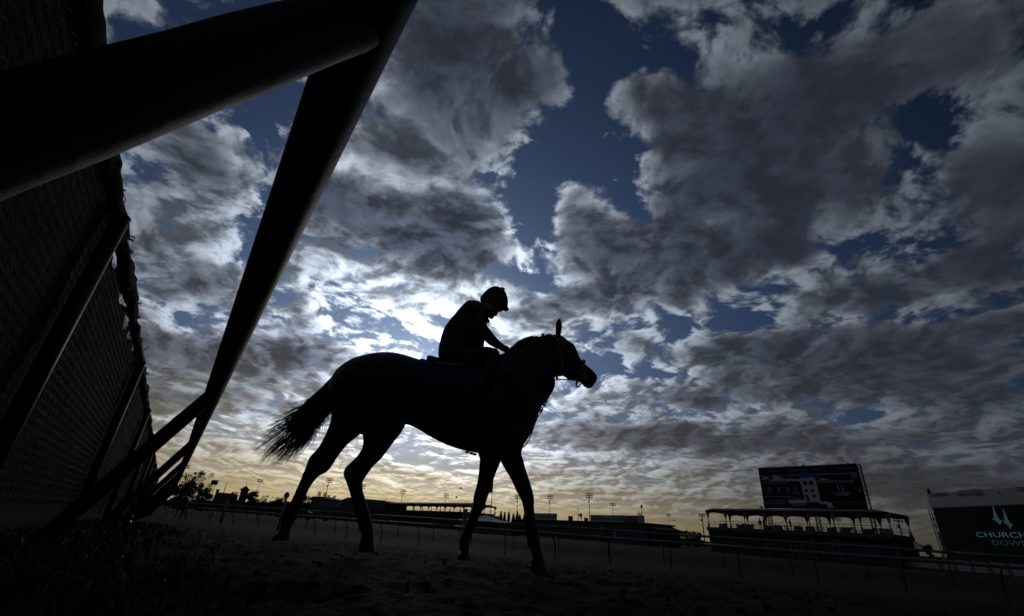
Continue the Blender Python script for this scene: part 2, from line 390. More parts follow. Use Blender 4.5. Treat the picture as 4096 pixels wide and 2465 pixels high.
def remesh(me, voxel, smooth=6, factor=0.5):
    o = bpy.data.objects.new('tmp_remesh', me); col.objects.link(o)
    r = o.modifiers.new('r', 'REMESH'); r.mode = 'VOXEL'; r.voxel_size = voxel
    s = o.modifiers.new('s', 'SMOOTH'); s.iterations = smooth; s.factor = factor
    dg = bpy.context.evaluated_depsgraph_get(); out = bpy.data.meshes.new_from_object(o.evaluated_get(dg))
    bpy.data.objects.remove(o)
    out.polygons.foreach_set('use_smooth', [True] * len(out.polygons))
    return out

# ------------------------------------------------------------------ the ground
RAIL_DIR = np.array([-0.887, 0.462, 0.0]); RAIL_N = np.array([0.462, 0.887, 0.0])   # inner rail of the track, and towards the infield
RAIL_D = 22.2                                                                       # its distance from the camera
OUT_DIR = np.array([-0.552, 0.834, 0.0]); OUT_L = np.array([-0.834, -0.552, 0.0])   # outer rail, and away from the track
def sstep(a, b, x):
    t = min(1, max(0, (x - a) / (b - a))); return t * t * (3 - 2 * t)
def ground(x, y):
    d = RAIL_D - (x * RAIL_N[0] + y * RAIL_N[1])
    s = 0.0455
    k = 19.2                                  # the outer edge is level, then the track is banked down to the inner rail
    z = s * d if d < k - 1 else s * (k - 1) + s * (1 - (1 - min(1, max(0, (d - k + 1) / 2))) ** 2)
    if d < 1: z = s * 1 * math.exp((d - 1)) if d > -8 else 0.0
    far = sstep(12, 45, x * OUT_DIR[0] + y * OUT_DIR[1]) * sstep(14, -2, (x * -OUT_L[0] + y * -OUT_L[1]))
    if d < -8: z = 0.45 * sstep(-8, -13, d) * sstep(-60, -20, d)   # turf course rises a little
    return z + 0.35 * far
def gp(x, y): return np.array([x, y, ground(x, y)])

# ------------------------------------------------------------------ horse and rider
YAW = math.radians(3.0)
H0 = np.array([0.0, 3.75, 0.0]); HS = np.array([math.cos(YAW), -math.sin(YAW), 0.0]); HW = np.array([-math.sin(YAW), -math.cos(YAW), 0.0])
def hp(x, y, w):                      # a point of the photo, standing w metres to the near side of the horse's middle plane
    return on_plane(x, y, H0 + HW * w, HW)
def c1(x, y): return 602.05 + .48685 * x, 662.2 + .48685 * y
def c5(x, y): return 1234.2 + .14197 * x, 752.6 + .14197 * y
def cR(x, y): return 1035.5 + .17451 * x, 680.3 + .17451 * y
def c2(x, y): return 993.4 + .27586 * x, 674.3 + .27586 * y
def c7(x, y): return 602.05 + .18256 * x, 873.0 + .18256 * y

def loft_rings(rows, n=20, per=4, ex=2.0):
    """rows: (pxA, pxB, w, half thickness) -> rings of an elliptical body between both outlines"""
    dat = []
    for a, b, w, h in rows:
        A = hp(*a, w); B = hp(*b, w); dat.append([*A, *B, h])
    R = []
    for r in crom(dat, per):
        A, B, h = r[:3], r[3:6], r[6]; c = (A + B) / 2; e = (B - A) / 2; ring = []
        for j in range(n):
            t = 2 * math.pi * j / n; ct, st = math.cos(t), math.sin(t)
            k = (abs(ct) ** ex + abs(st) ** ex) ** (-1 / ex)
            ring.append(c + e * ct * k + HW * (h * st * k))
        R.append(ring)
    return R

TORSO = [((800, 916), (800, 985), .10), ((823, 888), (815, 1025), .19), ((860, 866), (850, 1042), .25), ((904, 855), (890, 1046), .275),
         ((938, 853), (940, 1032), .285), ((970, 857), (972, 1020), .28), ((1010, 869), (1005, 1033), .285), ((1050, 878), (1045, 1057), .30),
         ((1100, 882), (1095, 1078), .30), ((1150, 880), (1150, 1091), .275), ((1200, 868), (1200, 1098), .24), ((1232, 853), (1248, 1082), .215),
         ((1256, 838), (1281, 1041), .19), ((1271, 828), (1301, 986), .15), ((1286, 821), (1317, 964), .12), ((1301, 815), (1329, 947), .10),
         ((1315, 811), (1337, 928), .09), ((1327, 807), (1334, 902), .085)]
HEAD = [((700, 372), (700, 1025), .075), ((830, 397), (790, 1057), .09), ((930, 477), (860, 1073), .098), ((1040, 552), (950, 1133), .098), ((1085, 642), (1010, 1150), .085),
        ((1130, 752), (1075, 1162), .07), ((1190, 837), (1120, 1178), .06), ((1260, 902), (1165, 1195), .055), ((1335, 964), (1200, 1240), .054),
        ((1395, 1022), (1260, 1282), .054), ((1434, 1076), (1330, 1282), .048), ((1432, 1150), (1380, 1232), .034)]
LEG_FAR_HIND = [((812, 930), (905, 950)), ((800, 985), (890, 1010)), ((796, 1018), (868, 1044)), ((782, 1052), (842, 1065)), ((767, 1079), (823, 1086)), ((748, 1100), (806, 1110)),
    ((740, 1118), (794, 1128)), ((736, 1131), (782, 1139)), ((729, 1144), (770, 1144)), ((725.8, 1154), (759, 1155)), ((716, 1175.6), (746, 1173)), ((708.7, 1192.7), (737, 1192)),
    ((700, 1210), (730, 1210)), ((687, 1229), (721, 1231)), ((681.8, 1241.6), (715, 1243)), ((678, 1260), (706, 1261)), ((676, 1275), (701, 1272)), ((668, 1286), (697.7, 1283)), ((659, 1295), (696, 1292)), ((657, 1304), (695, 1301))]
LEG_NEAR_HIND = [((880, 930), (985, 960)), ((872, 1000), (982, 1005)), ((872, 1042), (970, 1036)), ((875, 1061), (950, 1061)), ((872, 1081), (935.6, 1081)), ((860, 1100), (919, 1103)),
    ((845.5, 1115), (904, 1117)), ((833.4, 1127), (894, 1127)), ((828.5, 1138), (886, 1139)), ((829, 1149), (878.5, 1150)), ((835.7, 1166), (871.7, 1167)), ((843, 1189), (876, 1190)),
    ((848, 1207), (881.5, 1207)), ((856.4, 1236.7), (891, 1237)), ((862.5, 1261), (896.4, 1261)), ((864, 1273), (898.5, 1273)), ((870, 1283), (899.5, 1283)), ((871, 1294), (900.4, 1294)), ((868, 1304), (900.5, 1304)), ((867, 1318), (901, 1318)), ((867, 1330), (901, 1330))]
LEG_FAR_FORE = [((1150, 1010), (1230, 1010)), ((1148, 1060), (1225, 1060)), ((1150, 1091), (1212, 1095)), ((1154.7, 1103), (1205.8, 1113)), ((1152.5, 1139), (1194, 1141)), ((1147.4, 1168.5), (1184, 1171)),
    ((1140, 1195), (1176, 1194)), ((1138.7, 1212), (1170.5, 1212)), ((1136, 1224), (1167, 1223)), ((1130, 1240), (1157, 1240)), ((1124.6, 1254), (1151, 1253)), ((1117.5, 1271), (1144.5, 1268)),
    ((1113, 1282), (1138.8, 1283)), ((1106.8, 1296.4), (1134.5, 1295)), ((1106, 1305), (1131.7, 1306)), ((1108.3, 1317.7), (1129.6, 1317.7)), ((1109.5, 1329), (1128.8, 1331)), ((1103, 1338), (1130, 1338.5)), ((1099.7, 1348.5), (1131, 1349))]
LEG_NEAR_FORE = [((1190, 1000), (1275, 1000)), ((1195, 1050), (1268, 1052)), ((1203, 1095), (1256, 1090)), ((1206, 1112), (1261, 1108)), ((1215.5, 1130), (1266, 1129)), ((1230, 1154), (1274, 1152)),
    ((1242, 1181), (1282.5, 1181)), ((1254, 1203), (1287, 1203)), ((1258, 1215.5), (1286.5, 1215.5)), ((1261, 1230), (1287, 1230)), ((1263, 1252), (1290.7, 1251)), ((1264.5, 1272), (1295, 1272)),
    ((1266.8, 1291), (1299, 1293)), ((1268, 1303.5), (1300.5, 1305)), ((1271, 1315), (1302, 1315)), ((1278, 1328), (1305, 1329)), ((1281, 1342), (1309, 1342)), ((1277, 1351), (1312, 1352)), ((1277, 1361), (1313.5, 1363)), ((1279, 1374), (1315, 1376)), ((1282, 1388), (1317, 1391))]

torso_rows = [(a, b, 0.0, h) for a, b, h in TORSO]
def torso_point(u, phi, off=0.0):
    """surface point of the barrel: u counts the sections, phi from the spine (0) down the near side (+) or the far side (-)"""
    i = int(min(len(TORSO) - 2, max(0, math.floor(u)))); t = u - i
    r = []
    for a, b, h in TORSO: r.append([*hp(*a, 0), *hp(*b, 0), h])
    r = np.array(r); n = len(r)
    p0, p1, p2, p3 = r[max(i - 1, 0)], r[i], r[i + 1], r[min(i + 2, n - 1)]
    v = 0.5 * ((2 * p1) + (-p0 + p2) * t + (2 * p0 - 5 * p1 + 4 * p2 - p3) * t * t + (-p0 + 3 * p1 - 3 * p2 + p3) * t ** 3)
    A, B, h = v[:3], v[3:6], v[6]; c = (A + B) / 2; e = (A - B) / 2; L = np.linalg.norm(e)
    return c + e * (1 + off / L) * math.cos(phi) + HW * ((h + off) * math.sin(phi))

horse_loc = hp(1050, 1335, 0.0)
horse = thing('horse', 'dark bay racehorse walking across the dirt track under its hunched rider', 'horse', horse_loc)
mb = MB()
mb.rings(loft_rings(torso_rows, 28, 4, 2.15))
mb.rings(loft_rings([(c5(*a), c5(*b), 0.0, h) for a, b, h in HEAD], 20, 4, 2.1))
LEGS = {'fh': (LEG_FAR_HIND, -.13, .10, .036), 'nh': (LEG_NEAR_HIND, .13, .10, .036), 'ff': (LEG_FAR_FORE, -.11, .09, .033), 'nf': (LEG_NEAR_FORE, .11, .09, .033)}
hoof_rows = {}
for k, (rows, w, h0, h1) in LEGS.items():
    out = []
    for i, (a, b) in enumerate(rows):
        px = math.hypot(b[0] - a[0], b[1] - a[1]) / 296 / 2      # half width in metres
        h = max(h1, min(h0, px * (0.85 if i > 5 else 0.72)))
        if i < 2: h = h0 * 0.9
        out.append((a, b, w * (0.8 if i == 0 else 1.0), h))
    hoof_rows[k] = out[-3:]
    mb.rings(loft_rings(out, 16, 3, 2.0))
# cheek and eye ridge
for w in (.055, -.055):
    mb.ball(hp(*c5(800, 900), w), (.085, .035, .10))
    mb.ball(hp(*c5(985, 650), w * 1.2), (.035, .022, .03))
    mb.ball(hp(*c5(1375, 1085), w * .75), (.022, .015, .025))
body_me = remesh(mb.mesh('body', horse_loc), 0.011, 5, 0.4)
body_me.materials.append(M['coat'])
link('body', body_me, horse, horse_loc)
for w in (.05, -.05):
    ear = [((735, 395), (822, 395)), ((733, 350), (819, 372)), ((729, 280), (834, 285)), ((731, 225), (842, 225)), ((738, 175), (832, 175)), ((762, 133), (822, 140)), ((803, 98), (816, 104))]
    MB().rings(loft_rings([(c5(*a), c5(*b), w, h) for (a, b), h in zip(ear, (.02, .022, .026, .026, .022, .014, .003))], 12, 4)).build('ear', 'coat', horse, True)
    MB().ball(hp(*c5(1000, 660), w * 1.62), (.02, .012, .018), 12, 8).build('eye', 'eye', horse, True)
for k, rows in hoof_rows.items():
    rows = [(a, b, w, h * 1.12) for a, b, w, h in rows]
    rows = [((a[0] - 1, a[1]), (b[0] + 1, b[1]), w, h) for a, b, w, h in rows]
    MB().rings(loft_rings(rows, 18, 4, 2.2)).build('hoof', 'hoof', horse, True)

def strand(mb, pts, r0, r1, n=3):
    P = crom(pts, 3); k = len(P)
    mb.tube(P, [r0 + (r1 - r0) * (i / (k - 1)) ** 1.5 for i in range(k)], n, True)
# tail: a core of hair that ends in separate locks
tail = MB()
core_rows = [(c7(1190, 108), c7(1240, 330), 0, .055), (c7(1080, 205), c7(1130, 480), 0, .075), (c7(960, 330), c7(1065, 600), 0, .085), (c7(820, 455), c7(1000, 640), 0, .085),
             (c7(700, 560), c7(900, 790), 0, .075), (c7(590, 680), c7(790, 890), 0, .06), (c7(500, 810), c7(680, 940), 0, .03), (c7(480, 880), c7(580, 960), 0, .01)]
tail.rings(loft_rings(core_rows, 14, 3))
tips = [((500, 650), 10), ((290, 800), 22), ((330, 850), 10), ((150, 975), 22), ((230, 990), 14), ((60, 1165), 26), ((150, 1120), 14), ((100, 1335), 26), ((190, 1230), 20), ((140, 1290), 14), ((250, 1385), 30), ((300, 1290), 22),
        ((360, 1310), 24), ((450, 1335), 26), ((520, 1240), 20), ((590, 1200), 20), ((680, 1110), 22), ((720, 1040), 14), ((830, 940), 16), ((890, 950), 14), ((960, 850), 12), ((1040, 680), 6), ((400, 1200), 20), ((330, 1150), 18)]
for (tx, ty), cnt in tips:
    f = max(0, min(1, (ty - tx * 0.9 + 150) / 1500 + 0.1))
    for k in range(int(cnt * 1.6)):
        j = rng.gauss(0, 1)
        sx, sy = 1120 - 150 * rng.random(), 330 + 260 * f + 40 * rng.gauss(0, 1)
        ex, ey = tx + 15 * rng.gauss(0, 1) + 150 * rng.random() ** 2.2, ty + 11 * rng.gauss(0, 1) - 120 * rng.random() ** 2.2
        dx, dy = ex - sx, ey - sy
        bow = 0.10 * (0.35 - f) + 0.02 * rng.gauss(0, 1)
        p1 = (sx + dx * .33 - dy * bow * .8, sy + dy * .33 + dx * bow * .8 * -1)
        p2 = (sx + dx * .68 - dy * bow, sy + dy * .68 - dx * bow)
        w0 = .05 * rng.gauss(0, 1); w1 = w0 + .05 * rng.gauss(0, 1)
        strand(tail, [hp(*c7(sx, sy), w0), hp(*c7(*p1), w0), hp(*c7(*p2), (w0 + w1) / 2), hp(*c7(ex, ey), w1)], .0028, .0005)
tail.build('tail', 'hair', horse, True)
# mane along the crest, ruffled, with a forelock tuft
mane = MB()
crest = [c5(-20, 660), c5(60, 590), c5(150, 525), c5(250, 475), c5(350, 450), c5(450, 450), c5(560, 420), c5(650, 395)]
for k in range(800):
    u = rng.random() * (len(crest) - 1.001); i = int(u); t = u - i
    bx = crest[i][0] * (1 - t) + crest[i + 1][0] * t; by = crest[i][1] * (1 - t) + crest[i + 1][1] * t
    L = (8.5 if u < 5 else 5.0) * (0.6 + 0.6 * rng.random()); a = math.radians(rng.gauss(128, 16) if u < 5 else rng.gauss(95, 22))
    w = .02 * rng.gauss(0, 1)
    e = (bx + math.cos(a) * L - 2 * rng.random(), by - math.sin(a) * L)
    mane.tube([hp(bx, by + 8, w), hp((bx + e[0]) / 2 + .5, (by + e[1]) / 2 - 1, w * 1.2), hp(e[0], e[1], w * 1.4)], [.004, .003, .0006], 3)
for k in range(46):
    bx, by = c5(505 + 25 * rng.random(), 440); a = math.radians(rng.gauss(92, 9)); L = 6 + 9 * rng.random()
    mane.tube([hp(bx, by + 3, .01 * rng.gauss(0, 1)), hp(bx + math.cos(a) * L, by - math.sin(a) * L, .01 * rng.gauss(0, 1))], [.004, .0008], 3)
for k in range(60):                   # long hair falling on the far side of the neck
    u = rng.random() * 5; i = int(u); t = u - i
    bx = crest[i][0] * (1 - t) + crest[i + 1][0] * t; by = crest[i][1] * (1 - t) + crest[i + 1][1] * t
    mane.tube([hp(bx, by, -.03), hp(bx - 4, by + 12, -.11), hp(bx - 6, by + 26, -.15)], [.006, .005, .001], 3)
mane.build('mane', 'hair', horse, True)

# tack: things that rest on the horse
cloth = thing('saddle_cloth', 'blue saddle cloth spread over the back of the walking racehorse', 'saddle cloth', torso_point(9, 0, .01))
for nm, lift, phm, us, mt in (('cloth', .012, 84, (6.35, 11.05), 'blue_cloth'), ('pad', .024, 40, (7.2, 10.9), 'sheepskin')):
    top, bot = [], []
    nu, nph = 22, 30
    for i in range(nu + 1):
        u = us[0] + (us[1] - us[0]) * i / nu
        top.append([torso_point(u + (.0 if nm == 'pad' else -.28 * abs(p) * (1 - i / nu)), math.radians(phm) * p, lift + .004 * math.sin(i * 1.7 + p * 9)) for p in np.linspace(-1, 1, nph + 1)])
        bot.append([torso_point(u + (.0 if nm == 'pad' else -.28 * abs(p) * (1 - i / nu)), math.radians(phm) * p, lift - .009) for p in np.linspace(-1, 1, nph + 1)])
    mbq = MB(); k = nph + 1
    mbq.rings([t + b[::-1] for t, b in zip(top, bot)])
    mbq.build(nm, mt, cloth, True)
saddle = thing('saddle', 'small dark exercise saddle with raised cantle on the blue cloth', 'saddle', torso_point(9, 0, .03))
srow = [((1029, 868), (1030, 874), .05), ((1034, 864), (1036, 879), .12), ((1045, 866), (1046, 884), .16), ((1062, 871), (1062, 888), .165), ((1100, 874), (1100, 892), .155),
        ((1150, 870), (1150, 890), .15), ((1195, 860), (1195, 884), .12), ((1212, 856), (1213, 878), .08), ((1219, 859), (1219, 872), .03)]
MB().rings(loft_rings([(a, b, 0, h) for a, b, h in srow], 20, 4, 2.4)).build('seat', 'leather', saddle, True)
for sgn in (1, -1):
    top = []; bot = []
    for i in range(9):
        u = 9.1 + 1.7 * i / 8
        top.append([torso_point(u + .12 * p, sgn * math.radians(24 + 46 * p), .042) for p in np.linspace(0, 1, 8)])
        bot.append([torso_point(u + .12 * p, sgn * math.radians(24 + 46 * p), .028) for p in np.linspace(0, 1, 8)])
    MB().rings([t + b[::-1] for t, b in zip(top, bot)]).build('flap', 'leather', saddle, True)
    w = .30 * sgn
    le = MB(); le.tube([torso_point(9.8, sgn * math.radians(30), .05), hp(*cR(735, 1250), w), hp(*cR(742, 1345), w)], .012, 6, flat=.4)
    le.build('stirrup_leather', 'leather', saddle)
    st = MB(); ctr = cR(738, 1400)
    pts = [hp(ctr[0] + 6.0 * math.cos(t), ctr[1] - 9.0 * math.sin(t), w + .0) for t in np.linspace(-.7, math.pi + .7, 15)]
    st.tube(pts, .006, 6); st.bar(hp(ctr[0] - 6, ctr[1] + 6.5, w), hp(ctr[0] + 6, ctr[1] + 6.5, w), .07, .012)
    st.build('stirrup', 'steel', saddle, True)
girth_t, girth_b = [], []
for ph in np.linspace(70, 290, 33):
    girth_t.append([torso_point(9.62 + x, math.radians(ph), .016) for x in (0, .22, .44)]); girth_b.append([torso_point(9.62 + x, math.radians(ph), .004) for x in (0, .22, .44)])
MB().rings([t + b[::-1] for t, b in zip(girth_t, girth_b)]).build('girth', 'leather', saddle, True)
bk = MB(); 
for x, y in (c1(1075, 874), c1(1095, 880), c1(1112, 884)): bk.ball(hp(x, y + 1.5, .03), (.018, .012, .010), 8, 5)
bk.build('buckle', 'steel', saddle)

bridle = thing('bridle', 'pale racing bridle with fluffy noseband on the bay horse head', 'bridle', hp(*c5(900, 700), 0))
def strap(name, pts, w, width, material, parent, both=True, th=.35):
    for sg in ((1, -1) if both else (1,)):
        P = crom([hp(*p, ww * sg) for p, ww in zip(pts, w)], 4)
        MB().tube(P, width, 6, flat=th).build(name, material, parent, True)
strap('headpiece', [c5(640, 378), c5(690, 405), c5(755, 455)], (.03, .07, .095), .012, 'strap', bridle)
strap('browband', [c5(835, 402), c5(800, 425), c5(755, 455)], (.03, .075, .098), .010, 'strap', bridle)
strap('throatlatch', [c5(755, 455), c5(800, 570), c5(835, 720), c5(850, 830), c5(838, 940), c5(795, 1020), c5(762, 1090), c5(745, 1140)], (.098, .108, .112, .108, .095, .07, .04, .005), .0075, 'strap', bridle)
strap('cheekpiece', [c5(770, 458), c5(870, 552), c5(960, 665), c5(1040, 780), c5(1125, 875)], (.098, .11, .108, .092, .072), .009, 'strap', bridle)
nb = MB(); P = [hp(*c5(1180 + 62 * math.cos(t) * 0 + 20 * math.sin(t), 0), 0) for t in (0,)]
ringp = []
for t in np.linspace(0, 2 * math.pi, 25)[:-1]:
    a, b = np.array(c5(1205, 838)), np.array(c5(1105, 1175)); c = (a + b) / 2; e = (a - b) / 2
    q_ = c + e * 1.04 * math.cos(t); ringp.append(hp(q_[0], q_[1], .072 * math.sin(t)))
nb.tube(ringp + [ringp[0]], [.011 + .007 * math.cos(t) for t in np.linspace(0, 2 * math.pi, 25)], 8, False); nb.build('noseband', 'sheepskin', bridle, True)
for sg in (1, -1):
    c0 = c5(1215, 1095); MB().tube([hp(c0[0] + 5.2 * math.cos(t), c0[1] + 5.2 * math.sin(t), .066 * sg) for t in np.linspace(0, 2 * math.pi, 17)], .004, 6, False).build('bit_ring', 'steel', bridle, True)
strap('bit_strap', [c5(1150, 930), c5(1195, 950), c5(1218, 990), c5(1218, 1060)], (.07, .068, .066, .066), .006, 'strap', bridle)
strap('chin_strap', [c5(1090, 1160), c5(1080, 1200), c5(1080, 1240), c5(1095, 1265), c5(1130, 1250), c5(1172, 1200)], (.03, .01, .0, .0, .0, .03), .0055, 'leather', bridle, False, 1.0)
MB().ball(hp(*c5(1085, 1205), .01), (.011, .008, .014), 8, 5).build('buckle', 'steel', bridle)
MB().ball(hp(*c5(752, 1105), .012), (.012, .009, .022), 8, 5).build('buckle', 'steel', bridle)
strap('rein', [c5(1212, 1115), c5(1070, 1150), c5(900, 1138), c5(760, 1142), c5(680, 1150), c5(400, 1120), (1260, 880), cR(1130, 1000)], (.068, .085, .09, .10, .115, .15, .14, .06), .008, 'leather', bridle, True, .5)
mart = thing('martingale', 'dark leather martingale strap with rings hanging on the bay horse chest', 'harness', hp(1290, 1000, 0))
def c6(x, y): return 1174.0 + .16226 * x, 903.1 + .16226 * y
strap('chest_strap', [c6(1000, 120), c6(950, 250), c6(868, 395), c6(842, 455), c6(812, 500), c6(785, 560), c6(740, 640), c6(690, 760)], (.02, .02, .015, .01, .0, .0, .0, .01), .008, 'leather', mart, False, .6)
for x, y in ((868, 398), (845, 455), (806, 505), (792, 540)):
    cc = c6(x, y); MB().tube([hp(cc[0] + 2.6 * math.cos(t), cc[1] + 3.4 * math.sin(t), .0) for t in np.linspace(0, 2 * math.pi, 13)], .004, 6, False).build('ring', 'steel', mart, True)
strap('girth_strap', [c6(690, 760), c6(655, 870), c6(612, 965), c6(550, 1055), c6(490, 1098)], (.01, .01, .01, .01, .01), .008, 'leather', mart, False, .6)

# the rider
rider_loc = hp(*cR(330, 1060), 0)
rider = thing('person', 'rider in vest, jeans and pompom helmet hunched over the bay racehorse neck', 'person', rider_loc)
mb = MB()
RT = [((130, 1092), (560, 1150), .15), ((120, 1030), (600, 1060), .18), ((122, 930), (650, 965), .175), ((135, 860), (700, 905), .165), ((165, 742), (742, 870), .165), ((215, 632), (752, 800), .18),
      ((300, 532), (770, 690), .195), ((400, 422), (785, 600), .205), ((490, 327), (785, 560), .19), ((548, 280), (780, 530), .14), ((640, 265), (785, 498), .085), ((705, 290), (795, 470), .06)]
mb.rings(loft_rings([(cR(*a), cR(*b), 0, h) for a, b, h in RT], 22, 4, 2.2))
RH = [((700, 330), (800, 470), .055), ((745, 400), (858, 506), .045), ((735, 360), (887, 470), .062), ((722, 320), (918, 438), .07), ((712, 280), (962, 388), .074), ((725, 225), (1000, 330), .077), ((790, 160), (1030, 250), .07), ((860, 110), (1000, 170), .04)]
mb.rings(loft_rings([(cR(*a), cR(*b), 0, h) for a, b, h in RH], 16, 4))
mb.ball(hp(*cR(912, 440), 0), (.016, .014, .018), 8, 6)                                     # nose
for sg in (1, -1):
    mb.ball(hp(*cR(800, 345), .075 * sg), (.018, .008, .028), 8, 6)                          # ears
    ARM = [((640, 430), (600, 640), .165, .06), ((760, 560), (660, 720), .19, .055), ((830, 652), (748, 798), .20, .05), ((870, 702), (800, 848), .19, .047), ((920, 762), (850, 878), .175, .043),
           ((980, 822), (900, 903), .15, .04), ((1040, 872), (965, 930), .12, .036), ((1086, 884), (1014, 958), .10, .036), ((1108, 925), (1040, 976), .085, .030), ((1128, 955), (1050, 1000), .07, .032), ((1132, 990), (1065, 1025), .06, .022)]
    mb.rings(loft_rings([(cR(*a), cR(*b), w * sg, h) for a, b, w, h in ARM], 14, 4))
    for k, (x0, y0) in enumerate(((1118, 950), (1108, 972), (1094, 992), (1078, 1008))):     # fingers closed round the rein
        w0 = (.085 - .006 * k) * sg
        P = [hp(*cR(x0, y0), w0), hp(*cR(x0 + 32, y0 + 14), w0 - .004 * sg), hp(*cR(x0 + 34, y0 + 38), w0 - .022 * sg), hp(*cR(x0 + 8, y0 + 44), w0 - .036 * sg)]
        mb.tube(crom(P, 3), [.0095] * 6 + [.008] * 3 + [.006], 8)
    mb.tube([hp(*cR(1080, 950), .06 * sg), hp(*cR(1105, 958), .045 * sg), hp(*cR(1132, 975), .04 * sg)], [.011, .01, .008], 8)
    TH_ = [((400, 950), (420, 1150), .10, .09), ((600, 925), (560, 1140), .17, .085), ((755, 893), (700, 1110), .22, .078), ((860, 906), (800, 1105), .26, .07), ((928, 922), (880, 1105), .285, .062), ((962, 975), (925, 1095), .29, .052), ((978, 1020), (950, 1075), .285, .03)]
    mb.rings(loft_rings([(cR(*a), cR(*b), w * sg, h) for a, b, w, h in TH_], 16, 4))
    SH = [((972, 1000), (850, 985), .285, .05), ((960, 1075), (830, 1050), .29, .056), ((905, 1175), (775, 1135), .30, .054), ((850, 1265), (725, 1220), .305, .048), ((800, 1345), (690, 1305), .305, .04), ((775, 1395), (672, 1370), .305, .036), ((740, 1430), (668, 1418), .305, .034)]
    mb.rings(loft_rings([(cR(*a), cR(*b), w * sg, h) for a, b, w, h in SH], 14, 4))
    FT = [((655, 1385), (655, 1440), .305, .028), ((690, 1385), (690, 1445), .305, .036), ((760, 1395), (760, 1446), .31, .04), ((820, 1415), (820, 1448), .315, .036), ((850, 1428), (850, 1447), .318, .02)]
    mb.rings(loft_rings([(cR(*a), cR(*b), w * sg, h) for a, b, w, h in FT], 12, 4))
rb = remesh(mb.mesh('rider_body', rider_loc), 0.0075, 3, 0.4)
for k in ('vest', 'denim', 'boot', 'skin'): rb.materials.append(M[k])
co = np.zeros(len(rb.vertices) * 3); rb.vertices.foreach_get('co', co); co = co.reshape(-1, 3) + rider_loc
zs_belt = hp(*cR(300, 930), 0)[2]; boot_z = hp(*cR(800, 1180), .3)[2]; hand_s = float((hp(*cR(1085, 900), 0) - H0) @ HS); neck_z = hp(*cR(700, 420), 0)[2]; head_s = float((hp(*cR(715, 300), 0) - H0) @ HS)
mi = []
for p in rb.polygons:
    c = co[list(p.vertices)].mean(axis=0); s_ = float((c - H0) @ HS); lat = abs(float((c - H0) @ HW))
    if c[2] > neck_z and s_ > head_s: k = 3
    elif s_ > hand_s and c[2] > zs_belt - .02 and lat < .15: k = 3
    elif c[2] < boot_z and lat > .2: k = 2
    elif c[2] < zs_belt: k = 1
    else: k = 0
    mi.append(k)
rb.polygons.foreach_set('material_index', mi)
link('body', rb, rider, rider_loc)
hel = [((705, 287), (985, 384), .088), ((690, 240), (1064, 348), .098), ((705, 205), (1076, 292), .103), ((745, 157), (1074, 226), .102), ((800, 110), (1056, 166), .088), ((860, 80), (1022, 120), .062), ((905, 72), (962, 84), .02)]
hm = MB().rings(loft_rings([(cR(*a), cR(*b), 0, h) for a, b, h in hel], 22, 5, 2.1)).build('helmet', 'helmet', rider, True)
pk = MB()
for k in range(9):
    t = -1.1 + 2.2 * k / 8
    pk.ball(hp(*cR(1060 - 34 * (1 - math.cos(t)), 368 + 8 * (1 - math.cos(t))), .085 * math.sin(t)), (.020, .022, .018), 8, 6)
pk.build('helmet_peak', 'helmet', rider, True)
pp = MB()
for k in range(240):
    a, b = rng.random() * 2 * math.pi, math.acos(2 * rng.random() - 1)
    d = np.array([math.sin(b) * math.cos(a), math.sin(b) * math.sin(a), math.cos(b)]); c = hp(*cR(1000, 98), 0)
    pp.tube([c + d * .008, c + d * .024], [.004, .0015], 3)
pp.ball(hp(*cR(1000, 98), 0), .019, 10, 7); pp.build('pompom', 'helmet', rider, True)
for sg in (1, -1):
    MB().ball(hp(*cR(880, 395), .045 * sg), (.008, .008, .006), 8, 5).build('eye', 'eye', rider, True)
    strap('chin_strap', [cR(800, 330), cR(815, 400), cR(822, 470), cR(835, 500)], (.085, .08, .05, .0), .006, 'leather', rider, sg > 0)
MB().tube([hp(*cR(655, 268), .1), hp(*cR(760, 470), .09), hp(*cR(800, 535), .0), hp(*cR(760, 470), -.09), hp(*cR(655, 268), -.1)], .018, 8).build('collar', 'vest', rider, True)

# ------------------------------------------------------------------ ground sheets
def ground_sheet():
    from mathutils import noise as mn
    radii = [0.0]; r = 0.12
    while r < 3500:
        radii.append(r); r *= 1.018 if r < 14 else (1.05 if r < 60 else 1.25)
    # full circle, finer where the track lies in front
    angs = [math.radians(a) for a in np.arange(-80, 80, 0.4)] + [math.radians(a) for a in np.arange(80, 280, 5.0)]
    n = len(angs); vs = [(0, 0, ground(0, 0))]; 
    for r in radii[1:]:
        for a in angs:
            x, y = math.sin(a) * r, math.cos(a) * r
            z = ground(x, y)
            if r < 30:
                f = sstep(30, 6, r); p = Vector((x, y, 0))
                d = RAIL_D - (x * RAIL_N[0] + y * RAIL_N[1])
                k = 1.0 if d > .5 else 0.3
                z += f * k * (0.050 * mn.noise(p * 1.1) + 0.038 * mn.noise(p * 3.2 + Vector((3, 1, 0))) + 0.022 * abs(mn.noise(p * 8.0)) + 0.012 * mn.noise(p * 21.0) - 0.016)
            vs.append((x, y, z))
    fs = [(0, 1 + j, 1 + (j + 1) % n) for j in range(n)]
    for i in range(len(radii) - 2):
        for j in range(n):
            a = 1 + i * n + j; b = 1 + i * n + (j + 1) % n
            fs.append((a, a + n, b + n, b))
    return vs, fs
gv, gf = ground_sheet()
gm = bpy.data.meshes.new('ground'); gm.from_pydata(gv, [], gf); gm.update()
gm.polygons.foreach_set('use_smooth', [True] * len(gm.polygons))
g_mat = bpy.data.materials.new('dirt_and_turf'); g_mat.use_nodes = True
T = NT(g_mat.node_tree); p = g_mat.node_tree.nodes['Principled BSDF']
pos = T.new('ShaderNodeNewGeometry').outputs['Position']
dn = T.v('DOT_PRODUCT', pos, tuple(RAIL_N), out='v')
